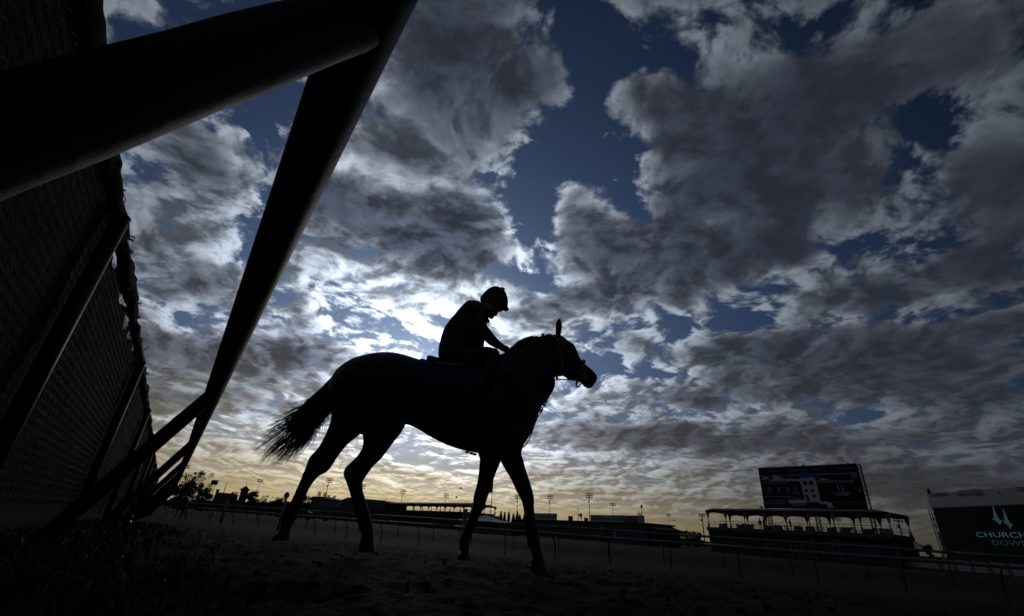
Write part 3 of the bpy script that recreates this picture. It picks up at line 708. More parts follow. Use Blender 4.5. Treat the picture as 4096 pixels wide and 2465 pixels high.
edge = T.m('ADD', dn, T.m('MULTIPLY', T.m('SUBTRACT', T.noise(pos, 1.5, 4), 0.5), 1.2))
turf = T.ramp(edge, RAIL_D - 2.3, RAIL_D - 1.7)
verge_d = T.v('DOT_PRODUCT', pos, tuple(OUT_L), out='v')
verge = T.ramp(T.m('ADD', verge_d, T.m('MULTIPLY', T.m('SUBTRACT', T.noise(pos, 4.0, 4), 0.5), 0.8)), 0.15, 0.55)
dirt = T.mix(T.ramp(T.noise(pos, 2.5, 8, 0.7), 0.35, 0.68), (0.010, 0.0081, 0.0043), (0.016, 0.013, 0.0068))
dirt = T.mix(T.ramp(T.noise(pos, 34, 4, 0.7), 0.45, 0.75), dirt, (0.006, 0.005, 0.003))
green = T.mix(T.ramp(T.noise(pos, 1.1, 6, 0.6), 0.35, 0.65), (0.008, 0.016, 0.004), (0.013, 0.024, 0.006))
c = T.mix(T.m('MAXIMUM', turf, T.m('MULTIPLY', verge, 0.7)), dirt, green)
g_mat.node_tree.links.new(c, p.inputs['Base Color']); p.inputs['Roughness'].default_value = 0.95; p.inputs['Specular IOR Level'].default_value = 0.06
b = T.new('ShaderNodeBump'); b.inputs['Strength'].default_value = 0.9; b.inputs['Distance'].default_value = 0.03
g_mat.node_tree.links.new(T.m('ADD', T.noise(pos, 14, 8, 0.7), T.m('MULTIPLY', T.noise(pos, 60, 4, 0.6), 0.5)), b.inputs['Height'])
g_mat.node_tree.links.new(b.outputs[0], p.inputs['Normal'])
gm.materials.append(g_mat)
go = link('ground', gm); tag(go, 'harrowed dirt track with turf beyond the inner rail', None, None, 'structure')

# loose clods on the track near the camera: too many to count
clods = MB()
for k in range(2600):
    r = 0.9 + 8 * rng.random() ** 1.6; a = math.radians(-38 + 92 * rng.random()); x, y = math.sin(a) * r, math.cos(a) * r
    s = .004 + .010 * rng.random() ** 3; z = ground(x, y)
    pts = [np.array([x, y, z]) + np.array([rng.gauss(0, 1) * s, rng.gauss(0, 1) * s, abs(rng.gauss(0, .8)) * s]) for _ in range(5)]
    clods.add(pts, [(0, 1, 2), (0, 2, 3), (0, 3, 1), (4, 2, 1), (4, 3, 2), (4, 1, 3)])
M['clod'] = mat('dirt_clod', (0.018, 0.0145, 0.008), (0.010, 0.008, 0.005), 30, 0.95, spec=0.1)
tag(clods.build('dirt_clods', 'clod'), 'loose clods and crumbs strewn over the dirt track', None, None, 'stuff')

# ------------------------------------------------------------------ outer rail with its raking supports
RZ = 1.85
J1 = on_z(890, 34, RZ); J2 = on_z(514, 948, RZ)
step = J2 - J1; sl_ = np.linalg.norm(step); step /= sl_
rail = thing('outer_rail', 'dark green tubular outer rail running along the chain link fence', 'rail', [J2[0], J2[1], .84])
ARM_V = OUT_L * math.cos(math.radians(60)) - np.array([0, 0, 1]) * math.sin(math.radians(60))
prev = J1 - step * sl_
k = 0
while k < 13:
    nxt = J1 + step * sl_ * k
    pts = [prev + (nxt - prev) * t for t in np.linspace(0, 1, 25)]
    MB().tube([p_ + np.array([0, 0, .0012 * math.sin(i * 1.3 + k)]) for i, p_ in enumerate(pts)], .056, 24, False).build('rail_pipe', 'green_paint', rail, True)
    prev = nxt; k += 1
for k in range(-1, 13):
    j = J1 + step * sl_ * k
    foot = j + ARM_V * ((j[2] - ground(j[0], j[1]) + .15) / math.sin(math.radians(60)))
    pts = [j + (foot - j) * t + np.array([0, 0, -.03 * 0]) for t in np.linspace(-.02, 1, 20)]
    MB().tube(pts, [.047 + .0008 * math.sin(i * 2.1) for i in range(20)], 24, False).build('support_arm', 'green_paint', rail, True)
# a flake of old paint that hangs under the nearest arm
fl = MB(); a0 = J1 + ARM_V * .135
for q_ in range(7):
    u = (rng.random() - .5) * .03
    c_ = a0 + ARM_V * u - np.array([0, 0, .044]) + step * (.004 * rng.gauss(0, 1)) + step * -.012
    fl.add([c_ + np.array([rng.gauss(0, .004), rng.gauss(0, .004), rng.gauss(0, .003)]) for _ in range(4)], [(0, 1, 2), (0, 2, 3)])
fl.build('paint_flake', 'rag', rail)

# ------------------------------------------------------------------ chain link fence with wind screen
FZ = 2.70
FB = np.array([-1.61, 1.03, 0.0]); FD = OUT_DIR
def fpt(t, z, off=0.0): return FB + FD * t + np.array([0, 0, z]) - OUT_L * off
fence = thing('chain_link_fence', 'tall chain link fence backed by dark wind screen cloth with ragged top', 'fence', fpt(2, .84))
posts = [-2.75, 1.0 + .52, 5.26, 9.0, 12.75, 16.5, 20.25, 24.0, 27.75, 31.5, 35.2, 39.0]
for t in posts:
    MB().tube([fpt(t, ground(*fpt(t, 0)[:2]) - .1, .06), fpt(t, FZ - .06, .05)], .042, 16).build('post', 'dark_post', fence, True)
    MB().ball(fpt(t, FZ - .05, .05), (.047, .047, .03), 10, 6).build('post_cap', 'dark_post', fence, True)
MB().tube([fpt(t, FZ + .004 * math.sin(t * 2.2)) for t in np.linspace(-4, 40, 120)], .021, 10).build('top_rail', 'galv', fence, True)
wire = MB(); PITCH_W = .052
T0, T1 = -1.6, 7.0
nw = int((T1 - T0) / PITCH_W)
zlo = .95
nz_ = int((FZ - .01 - zlo) / (PITCH_W))
for i in range(nw):
    t = T0 + i * PITCH_W; pts = []
    zb = max(zlo, 1.05)
    for j in range(nz_ * 2 + 1):
        z = FZ - .01 - j * PITCH_W / 2
        if z < zb: break
        ph = (j + 0) % 2
        pts.append(fpt(t + (PITCH_W / 2 if ph else -PITCH_W / 2) * .96, z, .006 + (.0035 if ph ^ (i % 2) else -.0035)))
    wire.tube(pts, .0016, 4, False)
wire.build('chain_link', 'wire', fence, True)['kind'] = 'stuff'
# farther off the mesh is only a fine grain: coarser wires
wire2 = MB()
for i in range(110):
    t = T1 + i * .16
    wire2.tube([fpt(t + (.08 if j % 2 else -.08), FZ - .02 - j * .12, .012) for j in range(15)], .002, 3, False)
wire2.build('chain_link_far', 'wire', fence)['kind'] = 'stuff'
# wind screen: a slack sheet behind the wire, torn and slipped along its top
from mathutils import noise as mn
def slip(t):     # how far the cloth has slipped below the top rail
    v = .012 + .10 * max(0, mn.noise(Vector((t * 1.25, 4.2, 0)))) + .06 * max(0, mn.noise(Vector((t * 4.0, 1.2, 0))))
    for c0, w0, d0 in ((.72, .20, .12), (-.55, .25, .16), (2.15, .22, .10), (2.85, .22, .11), (3.55, .18, .15), (4.0, .16, .09), (6.1, .3, .09)):
        v += d0 * math.exp(-((t - c0) / w0) ** 2)
    return v
ts = np.concatenate([np.arange(-4, 8, .035), np.arange(8, 40, .3)]); rows_ = []
sheet = MB(); nj = 16
for t in ts:
    top_z = FZ - slip(t); bz = ground(*fpt(t, 0)[:2]) - .05
    for j in range(nj + 1):
        z = top_z + (bz - top_z) * j / nj
        sheet.v.append(tuple(fpt(t, z, -.016 + .010 * mn.noise(Vector((t * 3, z * 2.5, 0))))))
for i in range(len(ts) - 1):
    for j in range(nj):
        a = i * (nj + 1) + j; sheet.f.append((a, a + 1, a + nj + 2, a + nj + 1))
ws = sheet.build('wind_screen', 'screen_cloth', fence, True)
sm = ws.modifiers.new('thickness', 'SOLIDIFY'); sm.thickness = 0.003
# wad of folded cloth tied along the top rail, with loose tatters
wad = MB(); R = []
for t in np.arange(-4, 40, .03):
    base = .042 + .024 * mn.noise(Vector((t * .9, 0, 7))) + .018 * mn.noise(Vector((t * 3.1, 0, 3))) + .009 * mn.noise(Vector((t * 11.0, 0, 1)))
    base = max(.022, base); ring = []
    up_ = .006 + .022 * mn.noise(Vector((t * 1.7, 9, 0)))
    for j in range(14):
        th = 2 * math.pi * j / 14
        r_ = base * (1 + .30 * mn.noise(Vector((t * 5.0, math.cos(th) * 1.7, math.sin(th) * 1.7))) + .12 * math.sin(4 * th + t * 7))
        ring.append(fpt(t, FZ + up_ * .7 + 1.15 * r_ * math.sin(th), .004 + 1.0 * r_ * math.cos(th)))
    R.append(ring)
wad.rings(R); wad.build('folded_cloth', 'rag', fence, True)
for (x, y, L) in ((262, 385, .035), (276, 465, .03), (290, 585, .04), (301, 605, .035), (318, 745, .04), (330, 790, .03), (346, 905, .06), (352, 935, .06), (350, 945, .05), (330, 760, .04), (300, 640, .03), (372, 1050, .06), (366, 1010, .05), (384, 1120, .08)):
    d_ = ray(x - 6, y); n_ = OUT_L; tt = float(np.dot(FB - CAM, n_) / np.dot(d_, n_)); q_ = CAM + d_ * tt
    t = float((q_ - FB) @ FD); tat = MB()
    for s_ in range(9):
        b0 = fpt(t + .02 * rng.gauss(0, 1), FZ + .012 + .02 * rng.random(), .02)
        dz = L * (.2 + rng.random()); dv = np.array([0, 0, 1]) * dz * (.5 * rng.random()) - OUT_L * dz * (.5 + .6 * rng.random()) + FD * dz * rng.gauss(0, .4)
        e_ = b0 + dv; g_ = e_ + np.array([0, 0, -.5 * dz * rng.random()])
        tat.tube([b0, (b0 + e_) / 2 + np.array([0, 0, .006]), e_, g_], [.010 * L / .04, .009, .006, .002], 5, flat=.4)
    tat.build('tatter', 'rag', fence)
for t in np.arange(-1.2, 12, .52):      # wire ties round the top rail
    tie = MB(); ph0 = rng.random() * 6
    tie.tube([fpt(t + .012 * math.sin(a * .5), FZ + .055 * math.sin(a), .052 * math.cos(a)) for a in np.linspace(0, 2 * math.pi, 15)], .0024, 5, False); tie.build('wire_tie', 'wire', fence)
tie = MB(); d_ = ray(336, 845); tt = float(np.dot(FB - CAM, OUT_L) / np.dot(d_, OUT_L)); t = float(((CAM + d_ * tt) - FB) @ FD)
tie.tube([fpt(t + .05 * math.sin(a) , FZ + .03 + .09 * math.sin(a * .5), .02 + .05 * math.sin(a * .5)) for a in np.linspace(0, 2 * math.pi, 15)], .0035, 5); tie.build('wire_tie', 'wire', fence)

# dewy verge grass between the fence and the rail
gr = MB()
for k in range(5200):
    t = -.9 + 11 * rng.random() ** 1.5; o_ = rng.gauss(.42, .28)
    x, y = fpt(t, 0, o_)[:2]; 
    if math.hypot(x, y) < .42 or o_ < .0: continue
    z = ground(x, y); h = (.02 + .05 * rng.random()); a = rng.random() * 6.28; w = .0022
    dx, dy = math.cos(a), math.sin(a); ln = h * rng.gauss(0, .5)
    gr.add([(x - dx * w, y - dy * w, z - .01), (x + dx * w, y + dy * w, z - .01), (x + dx * w * .7 + dy * ln * .4, y + dy * w * .7 - dx * ln * .4, z + h * .6), (x + dy * ln, y - dx * ln, z + h)], [(0, 1, 2), (0, 2, 3)])
tag(gr.build('verge_grass', 'grass'), 'short dewy grass along the foot of the fence', None, None, 'stuff')
M['dew'] = mat('dew', (0.9, 0.9, 0.9), (0.8, 0.8, 0.8), 5, 0.03, spec=1.0); 
M['dew'].node_tree.nodes['Principled BSDF'].inputs['Transmission Weight'].default_value = 0.0
M['dew'].node_tree.nodes['Principled BSDF'].inputs['Metallic'].default_value = 1.0
dew = MB()
for (x, y) in ((318, 1244), (190, 1320), (345, 1270), (332, 1283), (325, 1320), (293, 1345), (352, 1263), (412, 1180), (450, 1318), (395, 1402), (148, 1292), (312, 1258), (490, 1290), (62, 1395), (250, 1395), (300, 1300), (545, 1290), (205, 1342)):
    q_ = on_z(x, y, .865); s = (.0030 + .002 * rng.random()) * max(1, np.linalg.norm(q_ - CAM) / 2.2)
    dew.ball((q_[0], q_[1], q_[2] + .004), s, 8, 6)
tag(dew.build('dew_drops', 'dew', None, True), 'beads of dew shining in the verge grass', None, None, 'stuff')

# ------------------------------------------------------------------ inner rails
def white_rail(name, label, d0, ztop, t0, t1, rad, post_step, group):
    """a tubular rail parallel to the inner edge of the track with cranked posts"""
    base = RAIL_N * d0
    mid = base + RAIL_DIR * 0
    o = thing(name, label, 'rail', gp(*mid[:2]), group)
    ends = np.arange(t0, t1, 12.0)
    for a, b in zip(ends[:-1], ends[1:]):
        pts = [base + RAIL_DIR * t + np.array([0, 0, ztop + .008 * math.sin(t * .9)]) for t in np.linspace(a, b, 9)]
        MB().tube(pts, rad, 12).build('rail_pipe', 'white_rail', o, True)
    for t in np.arange(t0 + 1, t1, post_step):
        q_ = base + RAIL_DIR * t; f_ = q_ + RAIL_N * .45; gz = ground(f_[0], f_[1])
        MB().tube([q_ + np.array([0, 0, ztop - .03]), q_ + RAIL_N * .18 + np.array([0, 0, ztop - .16]), q_ + RAIL_N * .40 + np.array([0, 0, ztop - .45]), np.array([f_[0], f_[1], gz - .1])], .028, 6).build('post', 'dark_post', o)
    return o
white_rail('inner_rail', 'white tubular inner rail along the edge of the dirt track', RAIL_D, 1.085, -34, 96, .06, 2.6, 'white running rails')
white_rail('turf_rail', 'white tubular rail beyond the turf strip and farther from the dirt', RAIL_D * 1.36, 1.50, -44, 70, .06, 3.2, 'white running rails')
def on_rail(x, d0=RAIL_D):          # where a pixel column meets the plane above a rail
    return on_plane(x, 1290, RAIL_N * d0, RAIL_N)
# marker poles beside the inner rail
def marker_pole(x, ytop, d0, label, rad, finial):
    q_ = on_plane(x, ytop, RAIL_N * d0, RAIL_N); base = gp(q_[0], q_[1])
    o = thing('marker_pole', label, 'pole', base, None)
    zt = q_[2]
    MB().tube([base - np.array([0, 0, .1]), (base[0], base[1], zt - .0)], [rad, rad * .92], 14).build('shaft', 'white_rail', o, True)
    if finial:
        h = .30
        MB().rings([[(base[0] + r_ * math.cos(t), base[1] + r_ * math.sin(t), zt + z_) for t in np.linspace(0, 2 * math.pi, 13)[:-1]] for z_, r_ in ((-.02, rad * .6), (.04, rad * 1.5), (.07, rad * .7), (.14, rad * 1.9), (.26, rad * 2.0), (.38, rad * 1.5), (.46, rad * .5))]).build('finial', 'white_rail', o, True)
    return o
marker_pole(688, 1203, RAIL_D + .5, 'white distance pole with pineapple finial beyond the far hind hoof', .085, True)
marker_pole(548, 1204, RAIL_D + .5, 'slim white distance pole in front of the gabled house', .09, False)
marker_pole(1122, 1226, RAIL_D + .4, 'stout white gap post at the inner rail below the terrace canopy end', .12, False)
gq = on_plane(1136, 1226, RAIL_N * (RAIL_D + .4), RAIL_N)

# ------------------------------------------------------------------ far side of the course
Z3 = np.array([0, 0, 1.0])
def unit(v): v = np.array(v, float); return v / np.linalg.norm(v)

# floodlight towers -------------------------------------------------
def lamp_tower(height, rows, per_row, row_w, rad, extras=True):
    """built at the origin; rows of lamps at the top, platform and loudspeaker lower down"""
    o = thing('floodlight_tower', 'x', 'floodlight', (0, 0, 0), 'floodlight towers round the course')
    MB().tube([(0, 0, -.3), (0, 0, height * .5), (0, 0, height)], [rad, rad * .8, rad * .6], 10).build('pole', 'dark_metal', o, True)
    gap = row_w * .26
    for k in range(rows):
        z = height - .15 - k * gap
        r_ = MB(); r_.bar((-row_w / 2, 0, z), (row_w / 2, 0, z), rad * .35)
        ro = r_.build('crossarm', 'dark_metal', o)
        la = MB()
        for i in range(per_row):
            x = -row_w / 2 + row_w * (i + .5) / per_row
            la.tube([(x, -.25 * gap, z + .02), (x, .12 * gap, z + .20 * gap), (x, .30 * gap, z + .24 * gap)], [row_w / per_row * .46, row_w / per_row * .40, row_w / per_row * .2], 8)
        la.build('lamp_row', 'dark_metal', ro)
    if extras:
        z = height * .34
        MB().tube([(0, 0, z - .12), (0, 0, z + .12)], [row_w * .30, row_w * .30], 10).build('platform', 'dark_metal', o)
        sp = MB(); sp.ball((-rad * 1.6, 0, height * .80), (rad * 1.3, rad * 1.2, height * .022)); sp.ball((-rad * 1.4, 0, height * .84), (rad * 1.2, rad * 1.2, height * .018)); sp.build('loudspeaker', 'dark_metal', o)
    return o
protos = {}
def tower(px, py, dz, kind, label):
    h = dz + CAM[2]; q_ = on_z(px, py, h)
    az_ = math.atan2(q_[0], q_[1])
    if kind not in protos:
        sp = {'tall4': (29.1, 3, 6, 5.2, .30, True), 'tall3': (29.1, 3, 7, 5.6, .28, False), 'two': (29.1, 2, 5, 5.6, .26, False), 'near': (10.1, 2, 5, 2.0, .20, True), 'one': (29.1, 1, 5, 5.2, .22, False), 'far': (29.1, 4, 4, 5.0, .35, False)}[kind]
        protos[kind] = (lamp_tower(*sp), sp[0], [0])
    o, h0, used = protos[kind]
    if used[0]: o = copy_tree(o)
    used[0] = 1
    o.location = (q_[0], q_[1], 0.0); o.rotation_euler = (0, 0, -az_ + rng.uniform(-.5, .5)); s = h / h0; o.scale = (s, s, s); o['label'] = label
    return o
tower(448, 1121, 24, 'two', 'thin two-row floodlight mast rising out of the bare-twigged tree')
tower(627, 1156, 24, 'two', 'two-row floodlight mast behind the round tree beside the cupola')
tower(794, 1153, 28, 'tall4', 'tall floodlight tower with platform above the grandstand roof step')
tower(874, 1168, 28, 'tall4', 'floodlight tower half hidden by the near hind leg of the horse')
tower(971, 1180, 28, 'tall3', 'three-row floodlight tower above the left end of the terrace canopy')
tower(1075, 1189, 28, 'tall3', 'three-row floodlight tower above the right half of the terrace canopy')
tower(1247, 1193, 28, 'tall4', 'floodlight tower rising from the dark conifers behind the forelegs')
tower(1325, 1192, 28, 'tall4', 'floodlight tower behind the short white roof sign')
tower(1419, 1189, 28, 'tall4', 'tallest floodlight tower between the camera operator and the long roof sign')
tower(1475, 1213, 26, 'two', 'two-row floodlight mast behind the middle of the long roof sign')
tower(1541, 1237, 14, 'two', 'short two-row floodlight mast beside the red speech bubble logo')
tower(1610, 1238, 14, 'two', 'two-row floodlight mast standing over the leafy tree near the pavilion')
tower(1623, 1254, 14, 'one', 'small single-row floodlight mast right of the leafy tree')
tower(1690, 1238, 9, 'near', 'stout floodlight pole at the open end of the two-storey pavilion')
tower(2161, 1248, 9, 'near', 'stout floodlight pole at the closed end of the two-storey pavilion')
tower(1784, 1238, 14, 'two', 'floodlight bank seen through the terrace of the pavilion near the standing pair')
tower(2016, 1248, 14, 'two', 'floodlight bank seen through the terrace of the pavilion below the big screen')
for k, (x, y) in enumerate(((770, 1185), (783.5, 1187), (792, 1193.5), (806, 1195))):
    tower(x, y, 34, 'far', ('distant four-row floodlight bank above the flat roof block', 'distant four-row floodlight bank just behind the tall tower pole', 'distant four-row floodlight bank third along the sloping stand roof', 'distant four-row floodlight bank last along the sloping stand roof')[k])
tower(1180, 1217, 22, 'one', 'small distant floodlight mast between the flagpole and the foreleg')
tower(1158, 1230, 22, 'one', 'low distant floodlight mast at the edge of the far foreleg')

# masts, flag ---------------------------------------------------------
def mast(px, ytop, dz, rad, label, name='mast', arms=0, head=None):
    q_ = on_z(px, ytop, dz + CAM[2]); o = thing(name, label, 'mast', (q_[0], q_[1], 0))
    MB().tube([(q_[0], q_[1], -.3), tuple(q_)], [rad, rad * .6], 8).build('pole', 'dark_metal', o, True)
    for k in range(arms):
        z = q_[2] - 1.5 - k * q_[2] * .13; MB().bar((q_[0] - .0, q_[1], z), (q_[0] + q_[2] * .055, q_[1], z), rad * .8).build('crossarm', 'dark_metal', o)
    if head: MB().ball((q_[0], q_[1], q_[2]), head, 10, 6).build('head', 'dark_metal', o, True)
    return o
mast(546, 1162, 22, .35, 'utility pole with short crossarms behind the gabled house roof', 'utility_pole', 4)
mast(931, 1200, 12, .2, 'thin antenna mast on the roof left of the terrace canopy')
mast(1545, 1220, 13, .13, 'thin mast with dark bulb head beside the red speech bubble', 'mast', 0, (.5, .5, .8))
mast(1392, 1220, 10, .12, 'camera mast with bent arm beside the camera operator')
q_ = on_z(518, 1158, 24.0); o = thing('scoreboard_post', 'tall twin-legged post carrying a dark box above the trees', 'post', (q_[0], q_[1], 0))
r_ = unit([q_[1], -q_[0], 0])
MB().box(q_ - Z3 * 1.6, (5.5, 1.0, 3.6), (r_, unit([q_[0], q_[1], 0]), Z3)).build('box', 'dark_metal', o)
for s in (-1, 1): MB().tube([(*(q_ + r_ * 1.3 * s)[:2], -.3), q_ + r_ * 1.3 * s - Z3 * 1], .25, 8).build('leg', 'galv', o)
MB().bar(q_ + Z3 * .3 - r_ * 2, q_ + Z3 * .3 + r_ * 4.6, .35).build('crossarm', 'dark_metal', o)
q_ = on_z(1189, 1143, 27.0); o = thing('flagpole', 'tall slim flagpole with a limp dark flag behind the forelegs', 'flagpole', (q_[0], q_[1], 0))
MB().tube([(q_[0], q_[1], -.3), tuple(q_)], [.24, .12], 8).build('pole', 'galv', o, True); MB().ball(q_, .3).build('finial', 'galv', o)
fl = MB(); r_ = unit([q_[1], -q_[0], 0]); n_ = unit([q_[0], q_[1], 0]); rows_ = []
for i in range(9):
    z = q_[2] - 1.2 - i * .95; w_ = 2.3 * (.55 + .45 * (i / 8)) 
    rows_.append([np.array([q_[0], q_[1], z]) - r_ * (.15 + w_ * u) + n_ * (.5 * math.sin(u * 9 + i * .3)) - Z3 * (.6 * u) for u in np.linspace(0, 1, 9)])
for r1_, r2_ in zip(rows_[:-1], rows_[1:]):
    for a in range(8): fl.add([r1_[a], r1_[a + 1], r2_[a + 1], r2_[a]], [(0, 1, 2, 3)])
f_o = fl.build('flag', 'denim', o, True); f_o.modifiers.new('thickness', 'SOLIDIFY').thickness = .03

# people ---------------------------------------------------------------
def person_mesh(pose):
    mb = MB()
    def limb(pts, rs, n=10): mb.tube(crom(pts, 3), list(crom([[r] for r in rs], 3)[:, 0]), n)
    limb([(0, 0, .86), (0, 0, 1.0), (0, -.01, 1.2), (0, -.01, 1.38), (0, 0, 1.46), (0, .01, 1.52)], [.14, .15, .16, .17, .10, .055], 14)
    limb([(0, .015, 1.50), (0, .02, 1.58), (0, .025, 1.66), (0, .02, 1.74), (0, .02, 1.77)], [.055, .085, .092, .08, .03], 12)
    for s in (-1, 1):
        st = .10 * s
        limb([(st, 0, .92), (st * 1.1, .01, .5), (st * 1.15, -.02, .1), (st * 1.2, -.02, .04)], [.095, .062, .048, .05])
        limb([(st * 1.2, -.06, .045), (st * 1.25, .10, .035), (st * 1.25, .17, .03)], [.045, .048, .03])
        if pose == 'camera': limb([(.17 * s, 0, 1.40), (.22 * s, .12, 1.18), (.12 * s, .36, 1.22), (.08 * s, .44, 1.26)], [.06, .048, .036, .04])
        elif pose == 'hips': limb([(.17 * s, 0, 1.40), (.34 * s, -.08, 1.16), (.2 * s, .06, 1.02), (.16 * s, .08, 1.0)], [.06, .048, .036, .04])
        else: limb([(.17 * s, 0, 1.40), (.23 * s, -.02, 1.12), (.22 * s, .06, .88), (.21 * s, .09, .78)], [.06, .048, .036, .03])
    return remesh(mb.mesh('person_body'), .028, 3, .4)
PM = {k: person_mesh(k) for k in ('plain', 'camera', 'hips')}
for me in PM.values(): me.materials.append(M['cloth_dark'])
def person(pose, loc, face, label, sc=1.0, hair=True):
    o = thing('person', label, 'person', loc)
    b_ = bpy.data.objects.new('body', PM[pose]); col.objects.link(b_); b_.parent = o
    if hair:
        h_ = MB().ball((0, .0, 1.70), (.098, .105, .095), 12, 8).build('hair', 'hair', None, True); h_.parent = o
    o.rotation_euler = (0, 0, face); o.scale = (sc, sc, sc)
    return o

# low buildings with terraces ------------------------------------------
class Front:
    """frame of a long facade: s along it to the right, d back into the building, z up"""
    def __init__(s, L, R_):
        s.L = np.array([L[0], L[1], 0.0]); v = np.array([R_[0] - L[0], R_[1] - L[1], 0.0]); s.len = np.linalg.norm(v); s.x = v / s.len; s.n = np.array([-s.x[1], s.x[0], 0.0])
        if s.n @ (s.L + s.x * s.len / 2) < 0: s.n = -s.n            # n points away from the camera
    def p(s, a, d, z): return s.L + s.x * a + s.n * d + Z3 * z
    def box(s, mb, a0, a1, d0, d1, z0, z1): return mb.box(s.p((a0 + a1) / 2, (d0 + d1) / 2, (z0 + z1) / 2), (a1 - a0, d1 - d0, z1 - z0), (s.x, s.n, Z3))
    def at(s, px, py=1200): # position along the front of a pixel column
        q = on_plane(px, py, s.L, s.n); return float((q - s.L) @ s.x)
    def hit(s, px, py, d=0.0):
        q = on_plane(px, py, s.L + s.n * d, s.n); return float((q - s.L) @ s.x), float(q[2])

def terrace(o, fr, a0, a1, z_floor, z_eave, z_top, bay, depth, drape_w, storey_post, hipped_right=False):
    """open terrace under a cloth canopy: floor, roof, valances, columns with tied drapes, railing"""
    m_ = MB(); fr.box(m_, a0 - .3, a1 + .3, -.35, depth, z_floor - .55, z_floor); m_.build('floor_slab', 'concrete', o)
    rf = MB()
    prof = [(-.25, z_eave), (-.25, z_eave + .25), (depth * .25, z_top), (depth * .75, z_top), (depth + .25, z_eave + .25), (depth + .25, z_eave)]
    inset = depth * .3 if hipped_right else 0.1
    A = [fr.p(a0 - .25, d, z) for d, z in prof]; B = [fr.p(a1 + .25 - (inset if 0 < i < 5 and z > z_eave + .3 else 0), d, z) for i, (d, z) in enumerate(prof)]
    n = len(prof); rf.add(A + B, [tuple(range(n)), tuple(range(2 * n - 1, n - 1, -1))] + [(i, i + n, (i + 1) % n + n, (i + 1) % n) for i in range(n)])
    roof_o = rf.build('canopy_roof', 'canopy', o)
    nb = max(1, round((a1 - a0) / bay)); bw = (a1 - a0) / nb
    for d in (0.0, depth):
        for i in range(nb):
            v_ = MB(); pts = []
            for t in np.linspace(0, 1, 13):
                sag = (z_eave - z_floor) * (.13 - .10 * (1 - abs(2 * t - 1) ** 2.2)); pts.append(t); 
                z1 = z_eave - sag - .05
                v_.v += [tuple(fr.p(a0 + (i + t) * bw, d - .03, z_eave + .2)), tuple(fr.p(a0 + (i + t) * bw, d - .03, z1))]
            v_.f += [(2 * j, 2 * j + 1, 2 * j + 3, 2 * j + 2) for j in range(12)]
            vo = v_.build('valance', 'canopy', roof_o); vo.modifiers.new('thickness', 'SOLIDIFY').thickness = .04
    for i in range(nb + 1):
        for d in (0.05, depth - .05):
            c_ = fr.p(a0 + i * bw, d, 0); ph = MB()
            ph.tube([c_ + Z3 * z_floor, c_ + Z3 * z_eave], .07, 6).build('column', 'galv', o)
            if (i + (d > 1)) % 1 == 0:
                R2 = []
                hgt = z_eave - z_floor
                for z_, w_ in ((0.0, .42), (.12, .40), (.32, .20), (.40, .13), (.50, .17), (.68, .36), (.85, .62), (1.0, .80)):
                    w2 = w_ * drape_w * (.85 + .3 * rng.random())
                    R2.append([c_ + Z3 * (z_floor + z_ * hgt) + fr.x * (w2 * math.cos(t) * (1 + .15 * math.sin(5 * t))) + fr.n * (w2 * .35 * math.sin(t)) for t in np.linspace(0, 2 * math.pi, 13)[:-1]])
                MB().rings(R2).build('drape', 'drape', o, True)
    for d in (0.02, depth - .02):
        for zz in (.55, 1.05):
            MB().bar(fr.p(a0, d, z_floor + zz), fr.p(a1, d, z_floor + zz), .06).build('handrail', 'dark_metal', o)
    for t in np.arange(a0, a1, bw / 3): MB().bar(fr.p(t, .02, z_floor), fr.p(t, .02, z_floor + 1.05), .04).build('baluster', 'dark_metal', o)

# pavilion with the terrace, under the big screen
PL = on_z(1702, 1222, 7.6); PR = on_z(2132, 1224, 7.6)
pf = Front(PL, PR); W_P = pf.len
pav = thing('terrace_pavilion', 'two-storey pavilion with green canopied roof terrace below the big screen', 'building', pf.p(W_P / 2, 4, 0))
zf = pf.hit(1800, 1264)[1]; zf = 4.15
m_ = MB(); pf.box(m_, 0, W_P, .3, 7.6, -.3, zf - .56); m_.build('wall', 'dark_wall', pav)
for i in range(9):
    a = W_P * i / 8; m_ = MB(); pf.box(m_, a - .16, a + .16, -.02, .29, -.3, zf - .56); m_.build('pilaster', 'concrete', pav)
m_ = MB(); pf.box(m_, -.2, W_P + .2, -.1, .25, zf - .95, zf - .57); m_.build('fascia', 'canopy', pav)
for x_, w_, h_ in ((1768, .9, 1.4), (1918, 1.0, 1.7), (2009, 1.5, 1.7), (1850, 1.1, 1.3), (2095, 1.0, 1.4)):
    a = pf.at(x_, 1290); wi = MB(); pf.box(wi, a - w_ / 2, a + w_ / 2, .18, .28, 1.2, 1.2 + h_); wo_ = wi.build('window', 'glass', pav)
    fr_ = MB(); 
    for aa, bb, z0, z1 in ((a - w_ / 2 - .08, a - w_ / 2, 1.12, 1.28 + h_), (a + w_ / 2, a + w_ / 2 + .08, 1.12, 1.28 + h_), (a - w_ / 2, a + w_ / 2, 1.12, 1.2), (a - w_ / 2, a + w_ / 2, 1.2 + h_, 1.28 + h_), (a - w_ / 2, a + w_ / 2, 1.18 + h_ / 2, 1.22 + h_ / 2)): pf.box(fr_, aa, bb, .15, .3, z0, z1)
    fr_.build('frame', 'white_wall', wo_)
terrace(pav, pf, 0, W_P, zf, 6.85, 7.55, W_P / 8, 7.6, .52, True, True)
